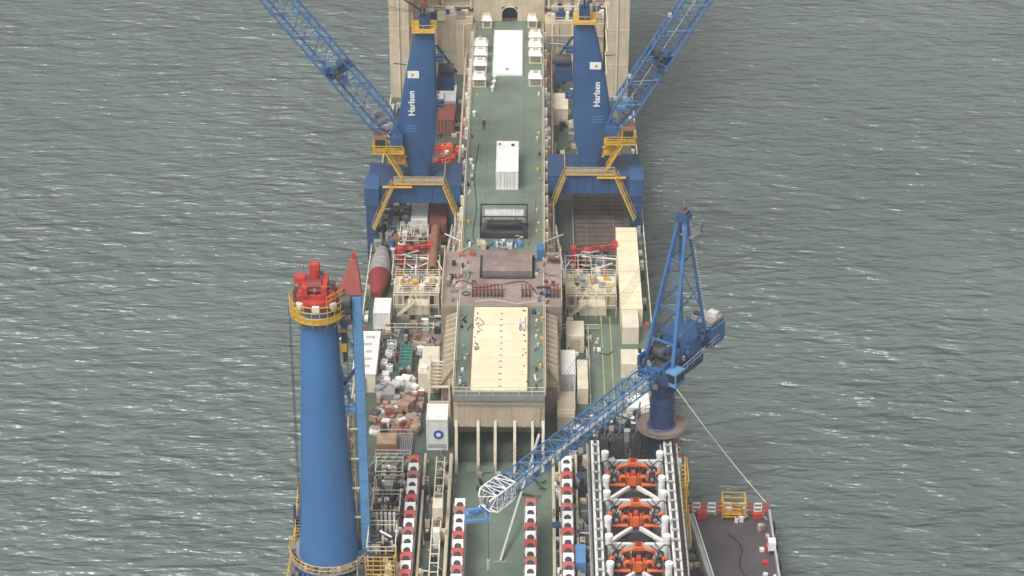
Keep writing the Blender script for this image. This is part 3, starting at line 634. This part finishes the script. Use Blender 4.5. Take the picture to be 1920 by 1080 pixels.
# ------------------------------------------------------------------ tensioner frame
m=B(); xc=15.95
for x in(11.6,20.3):
    m.box(x-.5,x+.5,190,228,14,15.2,'white'); m.box(x-.2,x+.2,190,228,15.2,15.35,'darkgrey'); m.box(x-.58,x-.5,190,228,14.1,15.1,'darkgrey')
    m.tube((x+.8,190,15.0),(x+.8,227,15.0),.15,'dark'); m.tube((x-.85,190,15.2),(x-.85,227,15.2),.13,'grey')
    for i in range(20): m.box(x-.35,x+.35,190.5+i*1.9,190.8+i*1.9,15.36,15.5,'grey_light'); 
    for y in(192,200,209,217.5,226): m.box(x-.4,x+.4,y-.4,y+.4,10,14,'beige')
m.rail([(10.6,190,14.4),(10.6,227,14.4)],'grey_light'); m.rail([(21.4,190,14.4),(21.4,227,14.4)],'grey_light')
m.box(12.2,19.8,190,227,10.1,10.4,'darkgrey')
ys=[221.3,213.2,204.7,196.2]
for y in ys:
    m.box(12.15,19.75,y+3.2,y+3.6,13.8,14.6,'white'); 
    for sx in(-1,1):
        for yy in(y-2.6,y+2.5): m.lathe((xc+sx*3.25,yy),[(11,.38),(15.8,.38),(15.9,.45),(16.4,.45)],'white_plain',16)
        m.beam((xc+sx*3.6,y+3.2,14),(xc+sx*.5,y+.4,14.1),.4,.4,'white'); m.beam((xc+sx*3.6,y-4.7,14),(xc+sx*.5,y-1.5,14.1),.4,.4,'white')
        m.tube((xc+sx*3.9,y-2,13.5),(xc+sx*3.9,y+2,13.5),.2,'darkgrey'); m.hose([(xc+sx*3.9,y+2,15),(xc+sx*3,y+1.2,16),(xc+sx*2.2,y+1.5,15),(xc+sx*1.4,y+1.9,15.4)],.07,'dark')
    m.box(xc-1.7,xc+1.7,y-2.1,y+2.3,12.6,13.9,'darkgrey')
clutter(m,12.4,19.4,192,227,10.4,110,['grey','darkgrey','beige','dark','white','grey_light','deck_rust'],.3,1.1,2.2)
m.obj('tensioner_frame',bevel=.04)
for y in ys:
    t=B()
    t.box(xc-.7,xc+.7,y-1.3,y+1.5,14,15.2,'orange'); t.box(xc-.35,xc+.35,y-1.6,y-1.3,14.3,15.6,'orange'); t.box(xc-.55,xc+.55,y+.3,y+1.4,15.2,16.3,'orange'); t.box(xc-.75,xc+.75,y-.1,y+.2,15.2,15.9,'dark'); t.box(xc-.25,xc+.25,y-1,y-.3,15.2,15.8,'red')
    for k in(-.4,0,.4): t.box(xc+k-.06,xc+k+.06,y-.9,y+1.3,15.21,15.35 if k else 15.3,'dark'); 
    t.box(xc-.3,xc+.3,y+.5,y+1.2,16.3,16.5,'red_dark'); t.box(xc-.56,xc+.56,y+.24,y+.3,15.5,15.8,'grey')
    for sx in(-1,1):
        t.loft([[(xc+sx*.7,y-.9,14),(xc+sx*2.1,y-.8,14),(xc+sx*2.4,y+.3,14),(xc+sx*.7,y+.9,14)][::sx],[(xc+sx*.7,y-.8,14.9),(xc+sx*1.9,y-.7,14.7),(xc+sx*2.2,y+.2,14.7),(xc+sx*.7,y+.8,14.9)][::sx]],'orange')
        for q,(dx,dy,r) in enumerate(((1.2,-1.2,.5),(2.2,-1.1,.42),(1.5,.8,.48),(2.5,.7,.4),(2.95,-.3,.35))):
            t.tube((xc+sx*dx,y+dy-.22,15.1),(xc+sx*dx,y+dy+.22,15.1),r,'dark' if q%2 else 'orange',14); t.tube((xc+sx*dx,y+dy-.34,15.1),(xc+sx*dx,y+dy-.22,15.1),r*.6,'dark' if q%2==0 else 'grey',10)
        t.beam((xc+sx*1,y+1.3,15.3),(xc+sx*2.9,y-1.6,15.0),.16,.14,'dark'); t.tube((xc+sx*.9,y-1.7,14.6),(xc+sx*2.7,y-1.7,14.6),.2,'orange',10); t.tube((xc+sx*.4,y+.5,16.0),(xc+sx*1.5,y+.5,15.7),.18,'orange',8); t.box(xc+sx*1.0,xc+sx*1.35,y-.5,y+.4,14.95,15.6,'dark'); t.box(xc+sx*1.6,xc+sx*1.9,y-.4,y+.2,14.8,15.3,'grey')
        t.hose([(xc+sx*.5,y+1.2,16.2),(xc+sx*1.4,y+1.6,16.4),(xc+sx*2.2,y+1.4,15.6),(xc+sx*2.8,y+.6,14.8)],.07,'dark'); t.hose([(xc+sx*.3,y-1.5,15.6),(xc+sx*1.2,y-2.0,15.4),(xc+sx*2.4,y-1.9,14.9),(xc+sx*3,y-1,14.6)],.06,'dark')
    t.obj('pipe_tensioner',bevel=.04)

# ------------------------------------------------------------------ service barge alongside
e=empty('service_barge'); m=B()
m.box(21.6,33.6,180,230.2,-1,2.9,'hull_blue'); m.box(21.7,33.5,180,230.1,2.9,3.0,'barge_deck')
m.box(33.3,33.55,180,229.85,3.0,3.9,'grey_light'); m.box(21.7,33.3,229.9,230.15,3.0,3.4,'grey_light')
for i in range(6): m.box(22,33.2,186+i*7,186.05+i*7,3.002,3.01,'darkgrey')
for i in range(12):
    y=184+i*4; m.obox((33.85,y,2.2),(.35,1.4,1.4),0,'dark')
m.obj('barge_hull',e,bevel=.03)
m=B(); n=12
for i in range(n):
    x0=22+i*.95; mm_='red' if i%2 else 'white_plain'
    for z in(3.6,4.2,4.8): m.beam((x0,229.7,z),(x0+.95,229.7,z),.12,.2,mm_)
    m.beam((x0,229.7,3),(x0,229.7,4.9),.08,.08,'white_plain')
m.box(28,28.8,229.1,229.5,3,4.4,'wrap_white'); m.obox((25,229.0,3.6),(1.3,.8,1.0),.2,'red'); m.obox((31.8,229.0,3.5),(1.0,.6,.8),.1,'red'); m.obox((23.2,229.0,3.5),(.8,.6,1.2),.1,'red_dark')
clutter(m,22,33,228.3,229.4,3,10,['red','white','red_faded','grey','white'],.2,.5,.8)
m.obj('barrier_rail',e)
m=B()
for x in(27.6,30.4):
    for y in(228.6,231): m.box(x-.08,x+.08,y-.08,y+.08,3.4,5.6,'yellow')
for z in(3.5,3.9,4.7,5.5):
    for y in(228.6,231): m.box(27.68,30.32,y-.05,y+.05,z,z+.12,'yellow')
    for x in(27.6,30.4): m.box(x-.05,x+.05,228.68,230.92,z,z+.12,'yellow')
m.box(27.7,30.3,228.7,230.9,3.42,3.47,'tan_pack'); clutter(m,28,30,229,230.5,3.5,10,['grey','orange','container_brown','yellow'],.3,.8,1.2)
m.obj('yellow_basket',e)
m=B(); m.beam((23.5,228,4.2),(26.6,204,4.2),.5,.5,'grey_light'); m.beam((23.9,228,4.5),(27.0,204,4.5),.15,.15,'white'); m.rail([(23.1,228,3.2),(26.2,204,3.2)],'grey',h=1.2); 
for i in range(6): m.obox((23.5+3.1*i/5,228-24*i/5,3.6),(.4,.4,1.2),0,'grey')
clutter(m,31.8,33,204,227,3,12,['white','red','grey','wrap_white','beige'],.3,.8,.9); m.obox((33.0,222,4.3),(.9,1.1,1.2),0,'white_plain'); clutter(m,22,24,205,228,3,14,['grey','dark','beige'],.3,.9,.8)
clutter(m,31,33,204,211,3,12,['red','red_faded','white','dark'],.3,1.0,1.3)
m.hose([(28,226,3.1),(29.5,223,3.1),(29,219,3.1),(30.5,215,3.1)],.06,'dark')
m.obj('deck_gear',e)
m=B(); P=Vector((20.4,253,11)); Q=Vector((32.9,229.9,4.9)); pr=P
for i in range(1,17):
    t=i/16; c_=P.lerp(Q,t)+Vector((0,0,-1.2*4*t*(1-t)*.5)); m.tube(pr,c_,.05,'rope_white',5); pr=c_
m.obj('mooring_line')

# ------------------------------------------------------------------ port side deck
c,_=container('c',-10.9,-8.4,287.6,293.6,10,2.6,'container_red'); c.obj('red_container')
c,_=container('c',-13.6,-11.2,289,295,10,2.4,'white'); c.obj('white_container')
c,_=container('c',-11.0,-8.3,321.5,327.5,10,2.7,'container_red'); c.obj('red_container')
c,_=container('c',-11.0,-8.3,328.5,334.5,10,2.7,'grey_light'); c.obj('grey_container')
c,_=container('c',-13.8,-11.3,325,331,10,2.7,'container_brown'); c.obj('brown_container')
mix=['white','wrap_white','grey','dark','darkgrey','container_brown','blue_mid','pack_grey','grey_light','container_red','beige','dark']
c=B(); clutter(c,-18.2,-11,281.5,299,10,170,mix,.3,1.3,1.5); c.obj('deck_cargo')
c=B(); clutter(c,-18,-7.5,300,334,10,140,mix+['red','dark'],.3,1.3,1.5); clutter(c,-11,-7.4,303,316,10,40,['red','white','red_faded','orange','dark','beige_light'],.3,1.2,1.8); clutter(c,7.5,16,304,342,10,90,['beige','grey','grey_light','dark','white','beige_light'],.3,1.4,1.5); c.obj('deck_cargo')
def knuckle(x0,x1,y,z,nm):
    c=B(); n=8
    for i in range(n):
        a=x0+(x1-x0)*i/n; b2=x0+(x1-x0)*(i+1)/n; c.beam((a,y+i*.18,z),(b2,y+(i+1)*.18,z),.42,.4,'red' if i not in(2,5) else 'orange')
    c.box(x0-.4,x0+.4,y-.5,y+.5,10,z+.5,'red'); c.tube((x0,y,z+.4),(x1-1,y+.6,z+.7),.09,'dark'); c.tube((x0,y-.6,z-.6),(x0+(x1-x0)*.6,y-.3,z),.1,'grey_light')
    c.tube((x0+.2*(x1-x0),y-1,z-.5),(x1,y-1.2,z-.8),.12,'white_plain',8); c.tube((x0,y+1.6,z-.9),(x1,y+1.3,z-.9),.12,'red',8); c.box(x1-.5,x1+.2,y+.5,y+1.9,z-.5,z+.5,'red')
    c.hose([(x0,y-.4,z+.5),((x0+x1)/2,y-1.4,z-.4),(x1,y-.2,z+.4)],.06,'dark'); c.hose([(x0+1,y-1.5,z-1.5),((x0+x1)/2,y-2.4,z-1.6),(x1-.5,y-1.6,z-1.2)],.09,'white_plain')
    c.obj(nm,bevel=.04)
knuckle(-14.6,-10.3,280.2,12.4,'folding_deck_crane'); knuckle(9.8,15.8,280.0,12.6,'folding_deck_crane'); knuckle(-10.6,-8,308,12.2,'folding_deck_crane')
c=B(); c.tube((-9.9,274.8,12.2),(-9.9,287,12.2),.62,'container_brown',20); c.tube((-9.9,274.75,12.2),(-9.9,274.9,12.2),.5,'dark',18)
for y in(276,281,285.5): c.box(-10.7,-9.1,y-.2,y+.2,10,11.65,'beige')
c.obj('steel_pipe')
c=B(); rings=[]
for k in range(13):
    t=k/12; wd=1.5*math.sin(math.pi*(.08+.84*t))**.6; y=269.5+13*t
    rings.append([(-17.3+wd*math.cos(a_),y,11+1.7*max(0,math.sin(a_))**.8*(wd/1.5) if math.sin(a_)>=0 else 11+.9*math.sin(a_)*(wd/1.5)) for a_ in [2*math.pi*j/16 for j in range(16)]])
c.loft(rings[:6],'red_dark'); c.loft(rings[5:],'pack_grey')
for k in(6,8,10): c.loft([[(x*1.0,y+dy,z+.04) for x,y,z in rings[k]] for dy in(0,.12)],'grey')
c.obj('covered_workboat',smooth=True)
def module(name,x0,x1,y0,y1,seed):
    random.seed(seed); c=B()
    c.box(x0,x1,y0+2.2,y1,10,12.4,'beige'); c.box(x0-.1,x1+.1,y0+2.1,y1+.1,12.4,12.5,'beige_light')
    c.box(x0+1.8,x1-1.4,y0+.4,y0+2.19,10,11.5,'beige_light')
    c.rail([(x0,y0+2.2,12.5),(x1,y0+2.2,12.5),(x1,y1,12.5),(x0,y1,12.5),(x0,y0+2.2,12.5)],'beige_light',sp=1,nr=3)
    for i in range(6):
        x=x0+.5+i*(x1-x0-1)/6; c.box(x,x+.6,y0+2.14,y0+2.2,10.6,12.1,random.choice(['dark','grey','pinkish','beige_light','dark']))
    for i in range(34):
        x=random.uniform(x0+.3,x1-1);y=random.uniform(y0+2.4,y1-1); c.box(x,x+random.uniform(.2,.9),y,y+random.uniform(.2,.9),12.5,12.5+random.uniform(.2,.9),random.choice(['beige_light','grey','beige','white','yellow','dark','deck_rust','grey']))
    for i in range(5): 
        x=random.uniform(x0+.5,x1-1); c.tube((x,y0+2.5,12.8),(x+random.uniform(-1,1),y1-.5,12.9),.09,random.choice(['grey','beige_light','red_faded']))
    c.stairs((x0+.4,y0+.2,10),(x0+3.0,y0+.2,12.4),.8,'beige_light')
    for i in range(6): 
        xx=x0+i*(x1-x0)/5; c.beam((xx,y0-.1,10),(xx,y0-.1,13.4),.1,.1,'beige_light'); c.beam((xx,y0-.1,13.4),(xx,y0+2.2,13.4),.08,.08,'beige_light')
    c.beam((x0,y0-.1,13.4),(x1,y0-.1,13.4),.1,.1,'beige_light'); c.beam((x0,y0-.1,11.9),(x1,y0-.1,11.9),.08,.08,'beige_light')
    c.obj(name,bevel=.02)
module('access_module',-14.8,-8.7,265.8,272.4,3); module('access_module',8.6,15.4,265.8,272.6,4)
random.seed(21)
c=B()
for (x0,x1,y0,y1) in((-15.5,-9,273.5,279),(8.6,15.8,273.5,279),(-15,-11,284.5,288)):
    c.rail([(x0,y0,10),(x1,y0,10),(x1,y1,10),(x0,y1,10),(x0,y0,10)],'beige_light',h=2.2,nr=3,sp=1.5,r=.04)
    for i in range(5): c.beam((x0+(x1-x0)*i/4,y0,12.2),(x0+(x1-x0)*i/4,y1,12.2),.08,.08,'beige_light')
for sx in(-1,1):
    c.stairs((sx*8.2,272,10.5),(sx*6.8,281,15),1,'beige_light','grey'); c.tube((sx*5.9,272,18.4),(sx*8.3,281,14.5),.1,'white_plain'); c.tube((sx*8.3,269,15.5),(sx*9.2,276,13),.08,'white_plain')
c.obj('access_gangways',ship)
c,_=container('c',-17.4,-15.1,262.4,266.5,10,2.5,'white',False); c.obj('white_locker')
c=B(); c.box(-11.9,-8.1,254.5,262,10.004,10.12,'plate_rust'); c.box(-13.6,-8.4,240,248,10.004,10.02,'deck_green_dark'); clutter(c,-11.5,-8.5,255,261.5,10.1,14,['deck_rust','grey','container_brown'],.3,1,.5); c.obj('steel_plates')
c=B(); c.box(-13.2,-11.8,251.5,256.2,10,10.3,'teal')
for i in range(6): c.box(-13.2,-11.8,251.6+i*.8,251.8+i*.8,10.3,11.6,'teal')
c.box(-13.3,-13.2,251.5,256.2,11,11.7,'teal'); c.box(-11.8,-11.7,251.5,256.2,11,11.7,'teal'); clutter(c,-13,-12,252,255.8,10.3,8,['grey','dark','teal','container_brown'],.2,.6,1.2); c.obj('teal_stillage')
c=B(); c.box(-10.6,-7.9,246.5,250,10,13,'beige_light'); c.box(-10.3,-8.1,250.2,254,10,12.5,'beige_light'); c.box(-9.3,-8.5,246.44,246.5,10.3,12.3,'beige'); c.rail([(-10.6,246.5,13),(-7.9,246.5,13),(-7.9,250,13)],'beige_light'); c.box(-10.2,-9.4,247,248,13,13.5,'white'); c.box(-9,-8.4,248,249,13,13.3,'grey'); c.obj('beige_deckhouse',bevel=.05)
c=B(); c.box(-19,-16.1,246.5,257,10,12.8,'beige_light'); c.box(-19.1,-16,246.4,257.1,12.8,12.9,'white'); c.box(-18,-17.2,246.44,246.5,10.2,12.2,'grey')
for i in range(5): c.box(-18.6+random.random()*1.2,-17.2+random.random()*.5,248+i*1.8,248.4+i*1.8,12.9,13.1,random.choice(['grey_light','beige','white']))
c.obj('beige_deckhouse',bevel=.05)
c=B(); clutter(c,-15.8,-14.6,248,258,10,24,['wrap_white','white','white_plain','grey_light'],.6,1.1,1.2); c.obj('wrapped_gas_bottles')
c=B()
for x in(-9.0,-6.4):
    for y in(241,247): c.beam((x,y,10),(x,y,15.5),.2,.2,'beige_light')
for z in(12.2,14.4):
    for y in(241,247): c.beam((-9,y,z),(-6.4,y,z),.18,.18,'beige_light')
    for x in(-9,-6.4): c.beam((x,241,z),(x,247,z),.18,.18,'beige_light')
for i in range(7): c.box(-8.9,-6.5,241.2+i*.85,241.6+i*.85,14.2,14.3,'beige')
c.stairs((-8.3,247,10.2),(-8.3,241,14.2),.9,'beige_light'); c.rail([(-9,241,14.4),(-9,247,14.4)],'beige_light'); c.obj('stair_tower')
sack_pile('wrapped_pallets',-14.2,-10.6,246.3,248.5,10,14,['wrap_white','white','grey_light'])
sack_pile('big_bags',-15.8,-10.2,236.8,245.5,10,120,['pinkish','tan_pack','pack_grey','pinkish','container_brown','grey','pinkish','darkgrey','wrap_white','container_red'])
c,_=container('c',-9.0,-6.35,233.4,237.1,10,4.5,'white',False)
c.tube((-7.5,233.38,12.3),(-7.5,233.46,12.3),.62,'logo_blue',24); c.tube((-7.5,233.34,12.3),(-7.5,233.4,12.3),.3,'white_plain',20)
c.box(-8.8,-6.5,233.41,233.45,10.3,10.9,'grey_light'); c.obj('white_shelter')
c=B()
c.box(-15.2,-12.6,232.2,234.8,10,11.6,'container_brown'); c.box(-15.1,-12.7,232.3,234.7,11.6,11.7,'tan_pack'); c.box(-15.3,-12.5,230.8,232.0,10,10.6,'deck_green'); c.obj('open_skip',bevel=.04)
c=B()
for y in(229.5,231,235.5): c.rail([(-15.2,y,10),(-10.9,y,10)],'grey_light',h=1.6,nr=3)
for i in range(9): c.tube((-12.6+i*.22,228.5,10.6),(-12.6+i*.22,235.5,10.9),.07,'grey',5)
c.box(-12.8,-10.8,228.6,235,10.1,10.4,'darkgrey')
for i in range(5): c.beam((-15.8+i,226.6,11.6),(-14.2+i,229,12.2),.1,.6,'pack_grey')
clutter(c,-15.5,-11,205,229,10,150,['grey','darkgrey','beige','dark','dark','darkgrey','white','deck_rust'],.25,1.0,2.4)
for (y0,y1,z) in((207,212,13.6),(215.5,219.5,12.6),(222.5,225.5,13.2)): 
    c.rail([(-14.6,y0,z),(-11.4,y0,z),(-11.4,y1,z),(-14.6,y1,z),(-14.6,y0,z)],'beige_light',sp=1.2,nr=2)
    for q in range(int((y1-y0)/.7)): c.box(-14.6,-11.4,y0+q*.7,y0+q*.7+.15,z-.1,z,'darkgrey')
    for x in(-14.5,-11.5): c.beam((x,y0,10),(x,y0,z),.15,.15,'beige')
    clutter(c,-14.2,-11.8,y0+.3,y1-.3,z,7,['grey','beige','dark','white'],.2,.7,.9)
for i in range(5): c.tube((-13.9+i*.5,214,11),(-13.9+i*.5,214.3,14.2),.16,'white',8)
for z in(12,13.2,14.4): c.rail([(-14.5,204,z),(-11.2,204,z),(-11.2,206.2,z)],'yellow',r=.06,nr=2,sp=.8)
c.obj('port_quarter_platforms',ship)
c=B()
for x in(-9.0,-5.9,6.6,7.4,9.4):
    c.box(x-.14,x+.14,195,231,8,11.2,'beige')
for i in range(14): c.beam((-7.6,229-i*1.7,11.3),(-6.6,229-i*1.7,11.3),.12,.12,'beige_light')
for x in(-7.6,-6.6): c.beam((x,206,11.3),(x,230,11.3),.14,.2,'beige_light')
clutter(c,-9,-6,206,231,10,44,['beige','beige_light','grey','dark','tan_pack'],.3,1.0,1.6); clutter(c,6.9,10.8,206,231,10,66,['beige','grey','dark','grey','blue_dark','white'],.3,1.1,1.8)
c.rail([(-5.7,206,10),(-5.7,231,10)],'beige_light'); c.rail([(6.8,206,10),(6.8,231,10)],'beige_light')
c.box(-7.6,-6.4,217,219,10,13,'beige_light'); c.box(-7.4,-6.6,213,214,10,12.4,'white'); c.box(9.0,10.2,207.5,211,10,12.3,'blue_light')
for i in range(7): c.box(9.0-.03,9.0,207.7+i*.5,207.9+i*.5,10.2,12.1,'blue_mid')
c.rail([(-4,231.2,8.05),(-.6,231.2,8.05)],'grey',sp=.5,nr=4)
clutter(c,-3,5.5,226,231,8.06,18,['grey','beige','dark','deck_rust','grey_light'],.2,.8,.7)
c.obj('well_bulkheads',ship,bevel=.02)
c=B(); c.beam((4.9,231,14.0),(.4,213,8.3),.28,.28,'grey_light'); c.beam((-.4,213,8.15),(1.2,213,8.15),.4,.2,'grey'); c.tube((4.9,231,14.0),(5.2,233.3,16.5),.05,'cable',5); c.obj('stinger_strut')

# ------------------------------------------------------------------ starboard side deck
c=B(); c.box(10.1,17.4,284.8,302.5,10.004,10.16,'wood_deck')
for i in range(13): c.box(10.1,17.4,285.6+i*1.35,285.7+i*1.35,10.16,10.2,'dark')
for x in(11.8,15.8): c.box(x,x+.1,284.8,302.5,10.2,10.23,'container_brown')
c.rail([(9.9,284.8,10),(9.9,302,10)],'grey_light'); c.obj('timber_deck',ship)
c=B(); c.box(15.9,18.9,263.5,286.5,10,12.7,'cover_beige'); c.box(16.0,18.2,258.8,263.4,10,12.6,'beige_light')
for i in range(8): c.box(15.87,18.93,265+i*2.9,265.04+i*2.9,12.7,12.71,'tan_pack')
c.obj('long_cargo_cover',bevel=.06)
c=B(); c.box(13.3,13.42,243,266,10.004,10.01,'yellow_paint'); c.box(14.5,14.62,243,266,10.004,10.01,'yellow_paint'); c.box(11.6,20,241,264,10.001,10.003,'deck_green'); c.obj('deck_markings',ship)
c,_=container('c',7.0,9.6,246.4,252.4,10,3.0,'white'); c.obj('white_container')
c=B(); c.box(9.8,11.2,244,251,10,12.4,'beige_light'); c.box(8.5,10.9,256.5,260.5,10,12.6,'beige_light'); c.box(9,10.4,256.44,256.5,10.3,12.2,'beige'); c.box(7.2,9.4,238,244,10,12,'beige_wall'); c.rail([(7.2,238,12),(9.4,238,12),(9.4,244,12)],'beige_light'); c.obj('beige_deckhouse',bevel=.05)
c=B(); c.box(15.6,18.8,250.3,254,10,12.2,'beige_light'); c.box(16,18.9,240.6,244,10,11.8,'white'); c.obj('beige_deckhouse',bevel=.05)
c,_=container('c',6.9,9.6,325.5,331.5,10,2.8,'beige_light',False); c.obj('beige_locker')
c=B(); c.rail([(20.1,203,10),(20.1,335,10)],'beige_light',sp=2); c.rail([(-19.0,218,10),(-19.0,284,10)],'beige_light',sp=2); c.rail([(-19.0,296,10),(-19.0,334,10)],'beige_light',sp=2)
for i in range(60):
    y=232+i*1.7; sx=random.choice([0,1]); x=19.4 if sx else -18.6
    c.box(x-.2,x+.3,y,y+random.uniform(.3,1.2),10,10+random.uniform(.3,1.4),random.choice(['beige','grey','dark','grey_light','red_faded','white']))
c.rail([(8,262,10),(13,262,10)],'beige_light'); c.rail([(11.5,262,10),(11.5,244,10)],'beige_light'); c.rail([(-16,262,10),(-8.5,262,10)],'beige_light')
c.obj('deck_edge_rails',ship)
c=B(); clutter(c,8,13,255,265,10,26,['beige','grey','white','beige_light'],.3,1.0,1.0); clutter(c,9,18.5,228.5,241,10,90,['grey','dark','beige','blue_dark','grey_light','darkgrey','white'],.3,1.3,1.7); clutter(c,8.2,15,271,284,10,80,['grey','grey_light','dark','blue_mid','red','white','beige','darkgrey'],.25,1.1,1.4); clutter(c,-15.5,-8.5,271,288,10,110,['grey','red','dark','darkgrey','red_faded','white','beige','container_brown'],.25,1.1,1.4); clutter(c,-17,-8,254,266,10,60,['grey','beige','white','container_brown','dark','deck_rust'],.3,1.0,1.1); clutter(c,-16,-9,247,254,10,24,['container_brown','grey','dark','deck_rust','beige'],.3,.9,1.0); c.obj('deck_cargo')
c=B()
for x in(12.8,14.6,16.6,18):
    c.box(x-.5,x+.5,229.2,232.5,12,14.6,'darkgrey'); c.box(x-.4,x+.4,229.5,232.2,10,12,'darkgrey'); c.beam((x,230,14.6),(x+.6,233,17.5),.2,.2,'blue_dark'); c.tube((x-.6,231,14.9),(x+.6,231,14.9),.6,'dark',12)
c.beam((12,232,10),(12.4,230,16.0),.4,.4,'container_red'); c.beam((13.2,233,16),(18,231,15.5),.2,.25,'blue_dark')
for i in range(10): c.hose([(12.5+i*.65,230,15),(12.3+i*.7,228.6,15.6),(12.2+i*.7,227.5,13)],.08,'dark')
c.obj('hydraulic_winches',bevel=.03)
c=B(); c.box(21.0,22.6,214,227,9.6,9.7,'grey'); c.stairs((21.8,225,14),(21.8,218,9.8),1.0,'yellow','yellow'); c.stairs((21.8,217,9.8),(21.8,209,4),1.0,'yellow','yellow'); c.rail([(22.6,214,9.7),(22.6,227,9.7)],'yellow',r=.05,nr=3)
for y in(214.2,220,226.8): c.beam((20.3,y,7.6),(22.5,y,9.6),.15,.15,'yellow')
for i in range(4):
    c.box(20.3,22.2,228+i*1.2,229.1+i*1.2,9.8,12.0,'red' if i%2 else 'white_plain')
clutter(c,20.5,22.2,228,233,12,10,['red','blue_dark','white','pinkish','yellow','dark'],.2,.7,.9)
for z in(11,13): c.rail([(20.7,221,z),(22.6,221,z),(22.6,226,z)],'yellow',r=.05)
c.obj('boarding_stairs')

# ------------------------------------------------------------------ people
def person(loc,rz,top,legs,scale=1.0,reach=False):
    J={'pel':(0,0,.95,.15),'wa':(0,0,1.12,.135),'ch':(0,0,1.36,.16),'ne':(0,0,1.50,.065),'hd':(0,.0,1.62,.095),'ht':(0,0,1.74,.08),
       'lh':(.1,0,.90,.105),'lk':(.12,.06,.50,.07),'la':(.12,-.02,.09,.05),'lt':(.13,.16,.04,.045),
       'rh':(-.1,0,.90,.105),'rk':(-.12,-.02,.50,.07),'ra':(-.13,-.12,.09,.05),'rt':(-.14,.06,.04,.045),
       'ls':(.19,0,1.42,.065),'le':(.27,.02,1.14,.05),'lw':(.25,.14 if not reach else .35,.90 if not reach else 1.1,.038),'lf':(.25,.17 if not reach else .42,.80 if not reach else 1.1,.035),
       'rs':(-.19,0,1.42,.065),'re':(-.27,-.03,1.14,.05),'rw':(-.25,.08 if not reach else .33,.89 if not reach else 1.08,.038),'rf':(-.25,.12 if not reach else .40,.79 if not reach else 1.08,.035)}
    E=[('pel','wa'),('wa','ch'),('ch','ne'),('ne','hd'),('hd','ht'),('pel','lh'),('lh','lk'),('lk','la'),('la','lt'),('pel','rh'),('rh','rk'),('rk','ra'),('ra','rt'),('ch','ls'),('ls','le'),('le','lw'),('lw','lf'),('ch','rs'),('rs','re'),('re','rw'),('rw','rf')]
    ks=list(J); me=bpy.data.meshes.new('person'); me.from_pydata([J[k][:3] for k in ks],[(ks.index(a),ks.index(b)) for a,b in E],[])
    o=bpy.data.objects.new('person',me); sc.collection.objects.link(o)
    sk=o.modifiers.new('skin','SKIN'); 
    for i,k in enumerate(ks): me.skin_vertices[0].data[i].radius=(J[k][3],J[k][3])
    me.skin_vertices[0].data[0].use_root=True
    sb=o.modifiers.new('sub','SUBSURF'); sb.levels=1; sb.render_levels=1
    dg=bpy.context.evaluated_depsgraph_get(); nm=bpy.data.meshes.new_from_object(o.evaluated_get(dg)); o.modifiers.clear(); o.data=nm
    nm.materials.clear()
    for mm in(top,legs,'skin','white_plain'): nm.materials.append(MATS[mm])
    for p in nm.polygons:
        z=p.center.z; p.use_smooth=True
        p.material_index= 3 if z>1.68 else 2 if z>1.52 else 1 if z<.98 and abs(p.center.x)<.2 else 2 if (z<.9) else 0
    o.location=loc; o.rotation_euler=(0,0,rz); o.scale=(scale,)*3
person((-3.35,307.3,18.005),.3,'cloth_dark','cloth_dark',1.03)
person((3.1,249.2,18.22),1.2,'white_plain','white_plain',1,True); person((2.5,248.6,18.22),-1.2,'wrap_white','blue_mid',1,True)
person((29.5,206.3,3.0),2.5,'red','red'); person((32.6,209.6,3.0),2.2,'red','cloth_dark',1,True)

# ------------------------------------------------------------------ light haze over the sea
hz=bpy.data.materials.new('haze'); hz.use_nodes=True; N=hz.node_tree.nodes; L=hz.node_tree.links
N.remove(N['Principled BSDF']); vs=N.new('ShaderNodeVolumeScatter'); vs.inputs['Color'].default_value=(.95,.97,1,1); vs.inputs['Density'].default_value=.00026; vs.inputs['Anisotropy'].default_value=0
L.new(vs.outputs[0],N['Material Output'].inputs['Volume']); MATS['haze']=hz
c=B(); c.box(-1500,1500,-600,2500,-2,160,'haze'); c.obj('haze')

# ------------------------------------------------------------------ light, sky, camera
wd=bpy.data.worlds.new('World'); sc.world=wd; wd.use_nodes=True; nt=wd.node_tree; N=nt.nodes; L=nt.links
bg=N['Background']; sk=N.new('ShaderNodeTexSky'); sk.sky_type='NISHITA'; sk.sun_disc=False; sk.sun_elevation=R(58); sk.sun_rotation=R(215); sk.air_density=1.0; sk.dust_density=7; sk.ozone_density=1
hs=N.new('ShaderNodeHueSaturation'); hs.inputs['Saturation'].default_value=.12
L.new(sk.outputs[0],hs.inputs['Color']); L.new(hs.outputs[0],bg.inputs['Color']); bg.inputs['Strength'].default_value=.15
sl=bpy.data.lights.new('sun','SUN'); sl.energy=1.5; sl.angle=R(18); sl.color=(1,.98,.94)
so=bpy.data.objects.new('sun',sl); sc.collection.objects.link(so)
az=R(215); el=R(58); src=Vector((math.sin(az)*math.cos(el),math.cos(az)*math.cos(el),math.sin(el)))
so.rotation_euler=src.to_track_quat('Z','Y').to_euler()
cam=bpy.data.cameras.new('camera'); co=bpy.data.objects.new('camera',cam); sc.collection.objects.link(co); sc.camera=co
co.location=(3.75,0,168); co.rotation_euler=(R(60),0,R(.536)); cam.lens=79.84; cam.sensor_width=36; cam.clip_start=1; cam.clip_end=20000
sc.view_settings.view_transform='Standard'; sc.view_settings.look='None'; sc.view_settings.exposure=0
